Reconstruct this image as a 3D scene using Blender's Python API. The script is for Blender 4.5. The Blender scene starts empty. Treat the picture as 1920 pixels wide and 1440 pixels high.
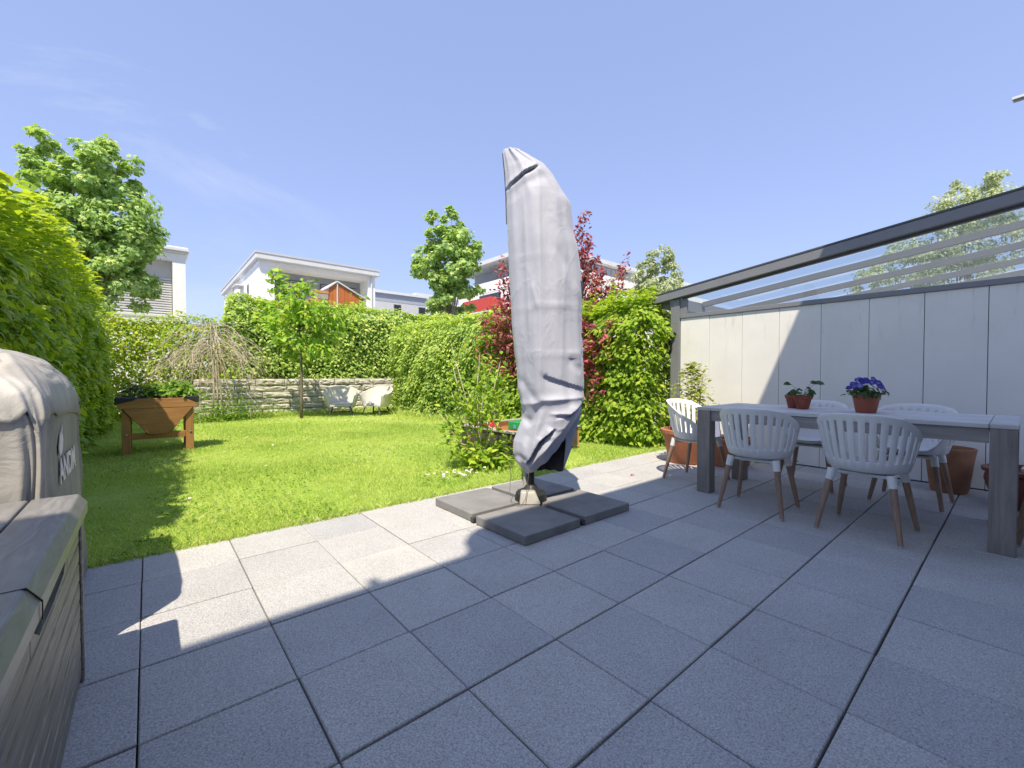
import bpy, math, random
import numpy as np
from math import radians as R, sin, cos, pi
random.seed(7)
rng = np.random.default_rng(11)
S = bpy.context.scene
COL = S.collection

# ------------------------------------------------------------------ camera, sky, sun, exposure
YAW = 40.23
cam_d = bpy.data.cameras.new('camera')
cam_d.sensor_width = 36.0
cam_d.lens = 36.0 * 808.0 / 1920.0
cam_d.clip_start = 0.02
cam_d.clip_end = 2000
cam = bpy.data.objects.new('camera', cam_d)
COL.objects.link(cam)
cam.location = (0, 0, 1.1)
cam.rotation_euler = (R(90 - 1.134), 0, R(-YAW))
S.camera = cam

SUN_DIR = np.array([-0.41, -0.384, 1.0])
SUN_DIR = SUN_DIR / np.linalg.norm(SUN_DIR)
sun_el = math.asin(SUN_DIR[2])
sun_az = math.atan2(SUN_DIR[0], SUN_DIR[1])          # clockwise from +Y

W = bpy.data.worlds.new('World')
S.world = W
W.use_nodes = True
wt = W.node_tree
wt.nodes.clear()
w_out = wt.nodes.new('ShaderNodeOutputWorld')
w_bg = wt.nodes.new('ShaderNodeBackground')
w_sky = wt.nodes.new('ShaderNodeTexSky')
w_sky.sky_type = 'NISHITA'
w_sky.sun_disc = False
w_sky.sun_elevation = sun_el
w_sky.sun_rotation = sun_az
w_sky.altitude = 300
w_sky.air_density = 1.0
w_sky.dust_density = 0.35
w_sky.ozone_density = 2.2
w_bg.inputs['Strength'].default_value = 0.14
# faint cirrus streaks in the blue
w_tc = wt.nodes.new('ShaderNodeTexCoord')
w_map = wt.nodes.new('ShaderNodeMapping')
w_map.inputs['Rotation'].default_value = (0.3, 0.5, 0.9)
w_map.inputs['Scale'].default_value = (1.1, 5.0, 2.2)
w_noise = wt.nodes.new('ShaderNodeTexNoise')
w_noise.inputs['Scale'].default_value = 1.7
w_noise.inputs['Detail'].default_value = 7
w_noise.inputs['Roughness'].default_value = 0.62
w_noise.inputs['Distortion'].default_value = 0.5
w_ramp = wt.nodes.new('ShaderNodeValToRGB')
w_ramp.color_ramp.elements[0].position = 0.55
w_ramp.color_ramp.elements[1].position = 0.90
w_ramp.color_ramp.elements[1].color = (0.7, 0.7, 0.7, 1)
w_mix = wt.nodes.new('ShaderNodeMixRGB')
w_mix.inputs['Color2'].default_value = (2.5, 2.6, 2.9, 1)
wt.links.new(w_tc.outputs['Generated'], w_map.inputs['Vector'])
wt.links.new(w_map.outputs['Vector'], w_noise.inputs['Vector'])
wt.links.new(w_noise.outputs['Fac'], w_ramp.inputs['Fac'])
w_dot = wt.nodes.new('ShaderNodeVectorMath')
w_dot.operation = 'DOT_PRODUCT'
w_dot.inputs[1].default_value = (-0.25, 0.85, 0.46)
w_mr = wt.nodes.new('ShaderNodeMapRange')
w_mr.inputs['From Min'].default_value = 0.80
w_mr.inputs['From Max'].default_value = 0.97
wt.links.new(w_tc.outputs['Generated'], w_dot.inputs[0])
wt.links.new(w_dot.outputs['Value'], w_mr.inputs['Value'])
w_mm = wt.nodes.new('ShaderNodeMixRGB')
w_mm.blend_type = 'MULTIPLY'
w_mm.inputs['Fac'].default_value = 1.0
wt.links.new(w_ramp.outputs['Color'], w_mm.inputs['Color1'])
wt.links.new(w_mr.outputs['Result'], w_mm.inputs['Color2'])
wt.links.new(w_mm.outputs['Color'], w_mix.inputs['Fac'])
w_tint = wt.nodes.new('ShaderNodeMixRGB')
w_tint.blend_type = 'MULTIPLY'
w_tint.inputs['Fac'].default_value = 1.0
w_tint.inputs['Color2'].default_value = (0.98, 1.07, 1.49, 1)
w_gam = wt.nodes.new('ShaderNodeGamma')          # evens out the bright horizon of a hazy-blue day
w_gam.inputs['Gamma'].default_value = 0.40
wt.links.new(w_sky.outputs['Color'], w_gam.inputs['Color'])
wt.links.new(w_gam.outputs['Color'], w_tint.inputs['Color1'])
wt.links.new(w_tint.outputs['Color'], w_mix.inputs['Color1'])
wt.links.new(w_mix.outputs['Color'], w_bg.inputs['Color'])
wt.links.new(w_bg.outputs['Background'], w_out.inputs['Surface'])

sun_d = bpy.data.lights.new('sun', 'SUN')
sun_d.energy = 2.55
sun_d.angle = R(0.53)
sun_d.color = (1.0, 0.885, 0.69)
sun = bpy.data.objects.new('sun', sun_d)
COL.objects.link(sun)
from mathutils import Vector, Matrix
sun.rotation_euler = Vector(SUN_DIR).to_track_quat('Z', 'Y').to_euler()
sun.location = (-6, -6, 15)

S.view_settings.view_transform = 'Standard'
S.view_settings.look = 'None'
S.view_settings.exposure = 1.43
S.view_settings.gamma = 1.0
S.view_settings.use_curve_mapping = False
S.render.engine = 'CYCLES'
S.cycles.max_bounces = 8
S.cycles.transparent_max_bounces = 16
S.cycles.caustics_reflective = False
S.cycles.caustics_refractive = False

# ------------------------------------------------------------------ materials
def nt(name):
    m = bpy.data.materials.new(name)
    m.use_nodes = True
    t = m.node_tree
    return m, t, t.nodes['Principled BSDF']

def ramp(t, fac, stops):
    r = t.nodes.new('ShaderNodeValToRGB')
    els = r.color_ramp.elements
    while len(els) < len(stops):
        els.new(0.5)
    for e, (p, c) in zip(els, stops):
        e.position = p
        e.color = (c[0], c[1], c[2], 1)
    t.links.new(fac, r.inputs['Fac'])
    return r.outputs['Color']

def noise(t, scale, detail=4, rough=0.55, stretch=(1, 1, 1), coord='Object', dist=0.0, rnd=False, rot=(0, 0, 0)):
    tc = t.nodes.new('ShaderNodeTexCoord')
    mp = t.nodes.new('ShaderNodeMapping')
    mp.inputs['Scale'].default_value = stretch
    mp.inputs['Rotation'].default_value = rot
    n = t.nodes.new('ShaderNodeTexNoise')
    n.inputs['Scale'].default_value = scale
    n.inputs['Detail'].default_value = detail
    n.inputs['Roughness'].default_value = rough
    n.inputs['Distortion'].default_value = dist
    t.links.new(tc.outputs[coord], mp.inputs['Vector'])
    if rnd:
        oi = t.nodes.new('ShaderNodeObjectInfo')
        mu = t.nodes.new('ShaderNodeMath'); mu.operation = 'MULTIPLY'; mu.inputs[1].default_value = 57.0
        cx = t.nodes.new('ShaderNodeCombineXYZ')
        t.links.new(oi.outputs['Random'], mu.inputs[0])
        for k in range(3):
            t.links.new(mu.outputs[0], cx.inputs[k])
        t.links.new(cx.outputs[0], mp.inputs['Location'])
    t.links.new(mp.outputs['Vector'], n.inputs['Vector'])
    return n.outputs['Fac']

def bump(t, b, fac, strength=0.2, dist=0.01):
    n = t.nodes.new('ShaderNodeBump')
    n.inputs['Strength'].default_value = strength
    n.inputs['Distance'].default_value = dist
    t.links.new(fac, n.inputs['Height'])
    t.links.new(n.outputs['Normal'], b.inputs['Normal'])
    return n

def mix(t, fac, c1, c2, mode='MIX'):
    m = t.nodes.new('ShaderNodeMixRGB')
    m.blend_type = mode
    for s, v in (('Fac', fac), ('Color1', c1), ('Color2', c2)):
        if hasattr(v, 'is_linked'):
            t.links.new(v, m.inputs[s])
        elif isinstance(v, (int, float)):
            m.inputs[s].default_value = v
        else:
            m.inputs[s].default_value = (v[0], v[1], v[2], 1)
    return m.outputs['Color']

def mrange(t, v, a, b):
    m = t.nodes.new('ShaderNodeMapRange')
    m.inputs['From Min'].default_value = a
    m.inputs['From Max'].default_value = b
    t.links.new(v, m.inputs['Value'])
    return m.outputs['Result']

def simple(name, c, rough=0.6, var=0.12, scale=8, bmp=0.0, bscale=60, metal=0.0, spec=0.5, stretch=(1, 1, 1), bdist=0.004, rnd=False):
    m, t, b = nt(name)
    f = noise(t, scale, 5, 0.6, stretch, rnd=rnd)
    lo = tuple(max(0, x * (1 - var)) for x in c)
    hi = tuple(min(1, x * (1 + var)) for x in c)
    t.links.new(ramp(t, f, [(0.3, lo), (0.7, hi)]), b.inputs['Base Color'])
    b.inputs['Roughness'].default_value = rough
    b.inputs['Metallic'].default_value = metal
    b.inputs['Specular IOR Level'].default_value = spec
    if bmp:
        bump(t, b, noise(t, bscale, 4, 0.6, stretch, rnd=rnd), bmp, bdist)
    return m

def wood(name, c_lo, c_hi, axis=1, rough=0.65, grain=26, knots=None):
    st = [9, 9, 9]
    st[axis] = 0.6
    m, t, b = nt(name)
    f = noise(t, grain / 9.0, 6, 0.65, st, dist=0.6, rnd=True)
    col = ramp(t, f, [(0.28, c_lo), (0.72, c_hi)])
    g = noise(t, 2.2, 3, 0.5, (1, 1, 1), rnd=True)
    col = mix(t, ramp(t, g, [(0.4, (0, 0, 0)), (0.75, (0.45, 0.45, 0.45))]), col, tuple(x * 0.72 for x in c_lo))
    if knots:
        k = noise(t, 4.5, 2, 0.4, (1, 1, 1), rnd=True)
        col = mix(t, ramp(t, k, [(0.66, (0, 0, 0)), (0.74, (1, 1, 1))]), col, knots)
    t.links.new(col, b.inputs['Base Color'])
    b.inputs['Roughness'].default_value = rough
    bump(t, b, f, 0.25, 0.004)
    return m

def facing_fresnel(t, f0, top):
    lw = t.nodes.new('ShaderNodeLayerWeight')       # same from both sides of a thin sheet
    lw.inputs['Blend'].default_value = 0.5
    p = t.nodes.new('ShaderNodeMath'); p.operation = 'POWER'; p.inputs[1].default_value = 5.0
    t.links.new(lw.outputs['Facing'], p.inputs[0])
    m = t.nodes.new('ShaderNodeMapRange')
    m.inputs['To Min'].default_value = f0
    m.inputs['To Max'].default_value = top
    t.links.new(p.outputs[0], m.inputs['Value'])
    return m.outputs['Result']

def leafmat(name, stops, trans=0.42, rough=0.45):
    m = bpy.data.materials.new(name)
    m.use_nodes = True
    t = m.node_tree
    t.nodes.clear()
    out = t.nodes.new('ShaderNodeOutputMaterial')
    at = t.nodes.new('ShaderNodeAttribute')
    at.attribute_name = 'rnd'
    col = ramp(t, at.outputs['Fac'], stops)
    d = t.nodes.new('ShaderNodeBsdfDiffuse')
    tr = t.nodes.new('ShaderNodeBsdfTranslucent')
    g = t.nodes.new('ShaderNodeBsdfGlossy')
    g.inputs['Roughness'].default_value = rough
    g.inputs['Color'].default_value = (1, 1, 1, 1)
    t.links.new(col, d.inputs['Color'])
    tcol = mix(t, 1.0, col, (1.25, 1.25, 0.55), 'MULTIPLY')
    t.links.new(tcol, tr.inputs['Color'])
    m1 = t.nodes.new('ShaderNodeMixShader'); m1.inputs[0].default_value = trans
    m2 = t.nodes.new('ShaderNodeMixShader')
    fr = facing_fresnel(t, 0.012, 0.25)
    t.links.new(d.outputs[0], m1.inputs[1]); t.links.new(tr.outputs[0], m1.inputs[2])
    t.links.new(fr, m2.inputs[0])
    t.links.new(m1.outputs[0], m2.inputs[1]); t.links.new(g.outputs[0], m2.inputs[2])
    t.links.new(m2.outputs[0], out.inputs['Surface'])
    return m

def glassmat(name, tint=(0.93, 0.96, 0.95), ior=1.45):
    m = bpy.data.materials.new(name)
    m.use_nodes = True
    t = m.node_tree
    t.nodes.clear()
    out = t.nodes.new('ShaderNodeOutputMaterial')
    tr = t.nodes.new('ShaderNodeBsdfTransparent'); tr.inputs[0].default_value = (*tint, 1)
    g = t.nodes.new('ShaderNodeBsdfGlossy'); g.inputs['Roughness'].default_value = 0.01
    fr = facing_fresnel(t, ((ior - 1) / (ior + 1)) ** 2 * 1.9, 0.9)
    mx = t.nodes.new('ShaderNodeMixShader')
    t.links.new(fr, mx.inputs[0])
    t.links.new(tr.outputs[0], mx.inputs[1]); t.links.new(g.outputs[0], mx.inputs[2])
    t.links.new(mx.outputs[0], out.inputs['Surface'])
    return m

M = {}
# paving: washed concrete with fine grain
def paving():
    m, t, b = nt('washed_concrete')
    f1 = noise(t, 165, 3, 0.75, rnd=True, rot=(0.6, 0.5, 0.3))
    f2 = noise(t, 480, 2, 0.5, rnd=True, rot=(0.4, 0.7, 0.2))
    f3 = noise(t, 3.2, 4, 0.55, rnd=True)
    c = ramp(t, f1, [(0.33, (0.205, 0.21, 0.218)), (0.5, (0.46, 0.46, 0.468)), (0.68, (0.69, 0.685, 0.69))])
    c = mix(t, ramp(t, f2, [(0.40, (0.0, 0.0, 0.0)), (0.7, (0.4, 0.4, 0.4))]), c, (0.50, 0.505, 0.52))
    c = mix(t, 0.55, c, ramp(t, f3, [(0.3, (0.80, 0.80, 0.80)), (0.7, (1.0, 1.0, 1.0))]), 'MULTIPLY')
    sp = noise(t, 26, 2, 0.5, rnd=True, rot=(0.3, 0.2, 0.9))
    c = mix(t, ramp(t, sp, [(0.70, (0, 0, 0)), (0.78, (0.35, 0.35, 0.35))]), c, (0.16, 0.155, 0.14))
    oi = t.nodes.new('ShaderNodeObjectInfo')
    c = mix(t, 1.0, c, ramp(t, oi.outputs['Random'], [(0, (0.90, 0.90, 0.91)), (1, (1.04, 1.03, 1.0))]), 'MULTIPLY')
    t.links.new(c, b.inputs['Base Color'])
    b.inputs['Roughness'].default_value = 0.82
    b.inputs['Specular IOR Level'].default_value = 0.35
    bump(t, b, f1, 0.35, 0.003)
    return m
M['paving'] = paving()
M['bedding'] = simple('joint_bedding', (0.035, 0.033, 0.03), 0.95, 0.3, 40)
def lawnmat():
    m, t, b = nt('lawn_soil')
    f = noise(t, 7, 6, 0.6)
    g = noise(t, 0.7, 4, 0.6)
    c = ramp(t, f, [(0.3, (0.20, 0.30, 0.05)), (0.6, (0.30, 0.42, 0.07)), (0.8, (0.40, 0.46, 0.13))])
    c = mix(t, ramp(t, g, [(0.45, (0, 0, 0)), (0.7, (0.6, 0.6, 0.6))]), c, (0.42, 0.47, 0.14))
    t.links.new(c, b.inputs['Base Color'])
    b.inputs['Roughness'].default_value = 0.95
    b.inputs['Specular IOR Level'].default_value = 0.1
    bump(t, b, noise(t, 90, 3, 0.6), 0.6, 0.01)
    return m
M['lawn'] = lawnmat()
M['ground'] = simple('gravelly_ground', (0.30, 0.285, 0.25), 0.95, 0.25, 1.5, 0.3, 20)
M['grass'] = leafmat('grass_blade', [(0, (0.256, 0.366, 0.086)), (0.35, (0.436, 0.588, 0.143)), (0.75, (0.653, 0.759, 0.208)), (0.93, (0.825, 0.79, 0.356)), (1, (0.825, 0.79, 0.781))], 0.35, 0.5)
M['hornbeam'] = leafmat('hornbeam_leaf', [(0, (0.194, 0.314, 0.094)), (0.4, (0.372, 0.533, 0.134)), (0.8, (0.599, 0.725, 0.199)), (1, (0.825, 0.825, 0.271))], 0.45)
M['hornbeam_young'] = leafmat('young_hedge_leaf', [(0, (0.136, 0.269, 0.034)), (0.5, (0.341, 0.475, 0.056)), (0.9, (0.593, 0.667, 0.069)), (1, (0.681, 0.7, 0.09))], 0.5)
M['maple'] = leafmat('maple_leaf', [(0, (0.171, 0.305, 0.104)), (0.5, (0.377, 0.551, 0.185)), (0.9, (0.581, 0.725, 0.262)), (1, (0.821, 0.812, 0.316))], 0.4)
M['cherry'] = leafmat('cherry_leaf', [(0, (0.154, 0.308, 0.038)), (0.6, (0.362, 0.565, 0.068)), (0.93, (0.558, 0.695, 0.108)), (1, (0.668, 0.308, 0.121))], 0.45, 0.35)
M['shrub'] = leafmat('shrub_leaf', [(0, (0.156, 0.287, 0.037)), (0.5, (0.314, 0.479, 0.054)), (0.9, (0.492, 0.613, 0.075)), (1, (0.5658, 0.64365, 0.0975))], 0.45)
M['red'] = leafmat('red_leaf', [(0, (0.161, 0.04, 0.075)), (0.5, (0.366, 0.086, 0.133)), (0.85, (0.645, 0.16, 0.187)), (1, (0.474, 0.401, 0.225))], 0.4, 0.35)
M['pale'] = leafmat('pale_tree_leaf', [(0, (0.279, 0.359, 0.228)), (0.6, (0.46, 0.529, 0.332)), (1, (0.678, 0.68, 0.51))], 0.35)
M['herb'] = leafmat('herb_leaf', [(0, (0.098, 0.224, 0.021)), (0.6, (0.21, 0.378, 0.035)), (1, (0.308, 0.462, 0.056))], 0.45)
M['darkherb'] = leafmat('dark_herb_leaf', [(0, (0.03, 0.075, 0.02)), (0.6, (0.06, 0.12, 0.035)), (1, (0.12, 0.18, 0.07))], 0.3)
M['yellowplant'] = leafmat('yellow_green_leaf', [(0, (0.223, 0.296, 0.026)), (0.6, (0.377, 0.429, 0.052)), (1, (0.502, 0.489, 0.103))], 0.45)
M['pansy'] = leafmat('pansy_petal', [(0, (0.04, 0.03, 0.25)), (0.55, (0.085, 0.07, 0.42)), (0.8, (0.22, 0.22, 0.60)), (1, (0.6, 0.62, 0.8))], 0.3)
M['blossom'] = leafmat('white_blossom', [(0, (0.55, 0.56, 0.58)), (1, (0.75, 0.75, 0.76))], 0.3)
M['bark'] = simple('bark', (0.17, 0.14, 0.11), 0.9, 0.4, 30, 0.5, 60, stretch=(1, 1, 0.25))
M['greybark'] = simple('grey_bark', (0.26, 0.23, 0.19), 0.85, 0.3, 25, 0.4, 70, stretch=(1, 1, 0.3))
M['drytwig'] = simple('dry_twig', (0.55, 0.47, 0.37), 0.8, 0.25, 20, 0.2, 60)
M['hedgecore'] = simple('hedge_inner_shade', (0.035, 0.045, 0.015), 0.95, 0.5, 9, 0.6, 18)
M['stone'] = simple('sandstone', (0.60, 0.56, 0.495), 0.9, 0.22, 6, 0.7, 16, rnd=True, bdist=0.02)
M['mortar'] = simple('wall_joint', (0.27, 0.24, 0.20), 0.95, 0.2, 12)
M['plastic'] = simple('grey_plastic', (0.77, 0.77, 0.76), 0.5, 0.03, 5, spec=0.4)
M['chairwood'] = wood('eucalyptus', (0.25, 0.16, 0.11), (0.42, 0.29, 0.215), 2, 0.6, 40)
M['tablewood'] = wood('weathered_teak', (0.50, 0.485, 0.475), (0.74, 0.73, 0.72), 1, 0.6, 34, None)
M['tableleg'] = wood('weathered_teak_leg', (0.20, 0.175, 0.155), (0.38, 0.345, 0.315), 2, 0.65, 34, None)
M['apron'] = wood('weathered_teak_apron', (0.27, 0.245, 0.225), (0.44, 0.41, 0.385), 1, 0.65, 34, (0.2, 0.1, 0.05))
def coverfabric():
    m, t, b = nt('cover_fabric')
    f = noise(t, 2.5, 5, 0.6)
    c = ramp(t, f, [(0.3, (0.395, 0.41, 0.49)), (0.7, (0.455, 0.47, 0.55))])
    dirt = noise(t, 7, 5, 0.65, (1, 1, 0.18))
    c = mix(t, ramp(t, dirt, [(0.52, (0, 0, 0)), (0.75, (0.4, 0.4, 0.4))]), c, (0.33, 0.335, 0.37))
    t.links.new(c, b.inputs['Base Color'])
    b.inputs['Roughness'].default_value = 0.62
    b.inputs['Specular IOR Level'].default_value = 0.3
    b.inputs['Sheen Weight'].default_value = 0.15
    n1 = noise(t, 3.4, 3, 0.5, (1, 1, 0.7), dist=0.5)
    ab = t.nodes.new('ShaderNodeMath'); ab.operation = 'SUBTRACT'; ab.inputs[1].default_value = 0.5
    t.links.new(n1, ab.inputs[0])
    ab2 = t.nodes.new('ShaderNodeMath'); ab2.operation = 'ABSOLUTE'
    t.links.new(ab.outputs[0], ab2.inputs[0])
    rid = ramp(t, ab2.outputs[0], [(0.0, (1, 1, 1)), (0.05, (0.35, 0.35, 0.35)), (0.16, (0, 0, 0))])
    n2 = noise(t, 22, 4, 0.6, (1, 1, 0.6))
    bump(t, b, mix(t, 0.25, rid, n2), 0.24, 0.012)
    return m
M['cover'] = coverfabric()
M['darkfabric'] = simple('dark_trim_inner_shade', (0.05, 0.05, 0.065), 0.8, 0.2, 10, 0.2, 30)
M['slab'] = simple('ballast_concrete', (0.225, 0.222, 0.222), 0.85, 0.16, 5, 0.25, 160, rnd=True)
M['blackplastic'] = simple('black_plastic', (0.022, 0.022, 0.024), 0.45, 0.2, 10)
M['anthracite'] = simple('anthracite_metal', (0.045, 0.047, 0.05), 0.45, 0.1, 6, metal=0.0)
M['housing'] = simple('foot_housing', (0.40, 0.385, 0.35), 0.5, 0.1, 9)
M['cord'] = simple('cord', (0.10, 0.10, 0.09), 0.9, 0.2, 50)
def panelmat():
    m, t, b = nt('fibre_cement')
    f = noise(t, 2.0, 6, 0.6, rnd=True)
    c = ramp(t, f, [(0.3, (0.76, 0.75, 0.72)), (0.7, (0.83, 0.82, 0.79))])
    # rain streaks running down from the top rail
    s = noise(t, 5.0, 4, 0.65, (1, 2.6, 0.35), coord='Object', rnd=True)
    tc = t.nodes.new('ShaderNodeTexCoord')
    sx = t.nodes.new('ShaderNodeSeparateXYZ')
    t.links.new(tc.outputs['Object'], sx.inputs[0])
    top = ramp(t, sx.outputs['Z'], [(0.55, (0, 0, 0)), (0.97, (1, 1, 1))])
    mr = t.nodes.new('ShaderNodeMapRange')
    mr.inputs['From Min'].default_value = 0.0; mr.inputs['From Max'].default_value = 1.95
    t.links.new(sx.outputs['Z'], mr.inputs['Value'])
    top = ramp(t, mr.outputs['Result'], [(0.55, (0, 0, 0)), (1.0, (1, 1, 1))])
    st = ramp(t, s, [(0.58, (0, 0, 0)), (0.78, (0.5, 0.5, 0.5))])
    fac = mix(t, 1.0, top, st, 'MULTIPLY')
    c = mix(t, fac, c, (0.36, 0.35, 0.33))
    t.links.new(c, b.inputs['Base Color'])
    b.inputs['Roughness'].default_value = 0.8
    bump(t, b, noise(t, 70, 3, 0.6, (1, 1, 3)), 0.12, 0.003)
    return m
M['panel'] = panelmat()
M['greymetal'] = simple('grey_powder_coat', (0.21, 0.218, 0.24), 0.5, 0.05, 4)
M['darkmetal'] = simple('dark_powder_coat', (0.075, 0.08, 0.09), 0.45, 0.06, 4)
M['midmetal'] = simple('rafter_coat', (0.20, 0.20, 0.205), 0.5, 0.06, 4)
M['glass'] = glassmat('gable_glass', (0.90, 0.94, 0.94), 1.5)
M['roofglass'] = glassmat('roof_glass', (0.90, 0.95, 0.95), 1.07)
M['windowglass'] = simple('window_glass', (0.03, 0.04, 0.05), 0.05, 0.1, 2, spec=0.8)
M['plaster'] = simple('white_plaster', (0.90, 0.90, 0.89), 0.9, 0.03, 3, 0.15, 60)
M['greyplaster'] = simple('grey_plaster', (0.37, 0.40, 0.44), 0.9, 0.04, 3)
M['lightgreyplaster'] = simple('light_grey_plaster', (0.55, 0.56, 0.57), 0.9, 0.04, 3)
M['fascia'] = simple('roof_fascia', (0.66, 0.685, 0.70), 0.55, 0.05, 3)
M['blind'] = simple('blind_slats', (0.42, 0.42, 0.43), 0.5, 0.05, 4)
M['frame'] = simple('window_frame', (0.09, 0.095, 0.105), 0.5, 0.1, 4)
M['redpanel'] = simple('red_balcony_panel', (0.55, 0.07, 0.055), 0.6, 0.06, 3)
M['orangewood'] = wood('orange_board', (0.50, 0.135, 0.03), (0.66, 0.21, 0.05), 2, 0.6, 20)
M['orangebox'] = wood('orange_sandbox_board', (0.52, 0.22, 0.09), (0.70, 0.33, 0.14), 0, 0.7, 24)
M['darkboard'] = wood('dark_brown_board', (0.06, 0.045, 0.035), (0.13, 0.10, 0.08), 1, 0.8, 24)  # dark brown for the two near outer sandbox boards
M['paleboard'] = wood('pale_grey_board', (0.34, 0.31, 0.27), (0.50, 0.46, 0.40), 1, 0.8, 24)
M['planterwood'] = wood('oiled_planter_board', (0.30, 0.14, 0.05), (0.45, 0.23, 0.085), 0, 0.6, 24)
M['planterleg'] = wood('oiled_planter_leg', (0.31, 0.145, 0.05), (0.46, 0.235, 0.085), 2, 0.6, 24)
M['liner'] = simple('black_liner', (0.014, 0.015, 0.024), 0.55, 0.3, 14, 0.4, 25)
M['soil'] = simple('soil', (0.05, 0.035, 0.025), 0.95, 0.4, 30, 0.8, 60)
M['steel'] = simple('zinc_bolt', (0.55, 0.55, 0.55), 0.35, 0.05, 8, metal=0.8)
def boxwood(axis_name):
    m, t, b = nt('wood_look_resin_' + axis_name)
    st = (14, 0.9, 13)
    f = noise(t, 2.6, 5, 0.62, st, dist=2.2)
    c = ramp(t, f, [(0.32, (0.085, 0.075, 0.067)), (0.47, (0.165, 0.15, 0.13)), (0.55, (0.195, 0.175, 0.152)), (0.70, (0.32, 0.29, 0.245))])
    t.links.new(c, b.inputs['Base Color'])
    b.inputs['Roughness'].default_value = 0.5
    bump(t, b, f, 0.35, 0.004)
    return m
M['boxside'] = boxwood('side')
def lidmat():
    m, t, b = nt('resin_lid')
    f = noise(t, 3.0, 5, 0.6, (8, 1.2, 8), dist=1.8)
    c = ramp(t, f, [(0.3, (0.155, 0.15, 0.15)), (0.55, (0.215, 0.208, 0.205)), (0.75, (0.29, 0.28, 0.27))])
    t.links.new(c, b.inputs['Base Color'])
    b.inputs['Roughness'].default_value = 0.42
    bump(t, b, f, 0.25, 0.003)
    return m
M['lid'] = lidmat()
def grillcover():
    m, t, b = nt('faded_cover_sun_painted')
    f = noise(t, 3.0, 6, 0.65)
    f2 = noise(t, 14, 5, 0.7, (1, 1, 0.25))
    c = ramp(t, f, [(0.3, (0.17, 0.155, 0.148)), (0.7, (0.27, 0.25, 0.24))])
    c = mix(t, ramp(t, f2, [(0.45, (0, 0, 0)), (0.75, (0.5, 0.5, 0.5))]), c, (0.34, 0.325, 0.30))
    # sunlit top and house end are painted paler into the cloth colour
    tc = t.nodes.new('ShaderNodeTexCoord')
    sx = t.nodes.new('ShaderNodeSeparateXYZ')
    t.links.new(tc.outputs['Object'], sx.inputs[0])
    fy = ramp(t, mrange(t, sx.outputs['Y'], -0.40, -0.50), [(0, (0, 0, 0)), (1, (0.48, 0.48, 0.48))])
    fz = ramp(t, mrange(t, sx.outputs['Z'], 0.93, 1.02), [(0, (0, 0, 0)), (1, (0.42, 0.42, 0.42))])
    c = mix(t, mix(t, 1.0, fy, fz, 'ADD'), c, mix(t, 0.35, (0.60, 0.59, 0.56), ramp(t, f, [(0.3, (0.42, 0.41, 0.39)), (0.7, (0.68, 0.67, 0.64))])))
    t.links.new(c, b.inputs['Base Color'])
    b.inputs['Roughness'].default_value = 0.85
    bump(t, b, noise(t, 6, 6, 0.6, dist=0.6), 0.35, 0.03)
    return m
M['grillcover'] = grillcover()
M['print'] = simple('pale_print', (0.62, 0.58, 0.59), 0.7, 0.08, 30)
M['terracotta'] = simple('terracotta', (0.42, 0.165, 0.09), 0.85, 0.18, 7, 0.2, 60)
M['terracotta_aged'] = simple('aged_terracotta', (0.34, 0.17, 0.095), 0.85, 0.3, 6, 0.2, 50)
M['terracotta_light'] = simple('terracotta_rim', (0.52, 0.34, 0.24), 0.85, 0.15, 8, 0.2, 60)
M['redpot'] = simple('red_brown_glaze', (0.21, 0.062, 0.042), 0.4, 0.2, 5)
M['smallpot'] = simple('small_pot_clay', (0.30, 0.075, 0.045), 0.7, 0.25, 16)
M['pansypot'] = simple('pansy_pot_plastic', (0.36, 0.10, 0.055), 0.55, 0.08, 8)
def wicker():
    m, t, b = nt('cream_wicker')
    tc = t.nodes.new('ShaderNodeTexCoord')
    w1 = t.nodes.new('ShaderNodeTexWave'); w1.bands_direction = 'Z'; w1.inputs['Scale'].default_value = 16
    w2 = t.nodes.new('ShaderNodeTexWave'); w2.bands_direction = 'X'; w2.inputs['Scale'].default_value = 12
    t.links.new(tc.outputs['Object'], w1.inputs['Vector']); t.links.new(tc.outputs['Object'], w2.inputs['Vector'])
    f = mix(t, 0.5, w1.outputs['Color'], w2.outputs['Color'])
    t.links.new(ramp(t, f, [(0.2, (0.55, 0.53, 0.50)), (0.6, (0.78, 0.755, 0.72))]), b.inputs['Base Color'])
    b.inputs['Roughness'].default_value = 0.7
    bump(t, b, f, 0.5, 0.01)
    return m
M['wicker'] = wicker()
M['redplastic'] = simple('red_toy', (0.62, 0.03, 0.05), 0.4, 0.05, 6)
M['greenplastic'] = simple('green_toy', (0.03, 0.32, 0.09), 0.4, 0.05, 6)
M['whiteplastic'] = simple('white_toy', (0.75, 0.75, 0.75), 0.4, 0.03, 6)
M['pink'] = simple('pink_petal', (0.6, 0.28, 0.33), 0.7, 0.1, 20)
M['daisywhite'] = simple('daisy_white', (0.8, 0.8, 0.8), 0.7, 0.04, 40)
M['daisyyellow'] = simple('daisy_yellow', (0.6, 0.4, 0.04), 0.7, 0.1, 40)
M['stemgreen'] = simple('green_stem', (0.13, 0.2, 0.04), 0.7, 0.2, 20)
M['deadleaf'] = simple('dead_leaf', (0.25, 0.08, 0.04), 0.8, 0.2, 30)

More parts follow.
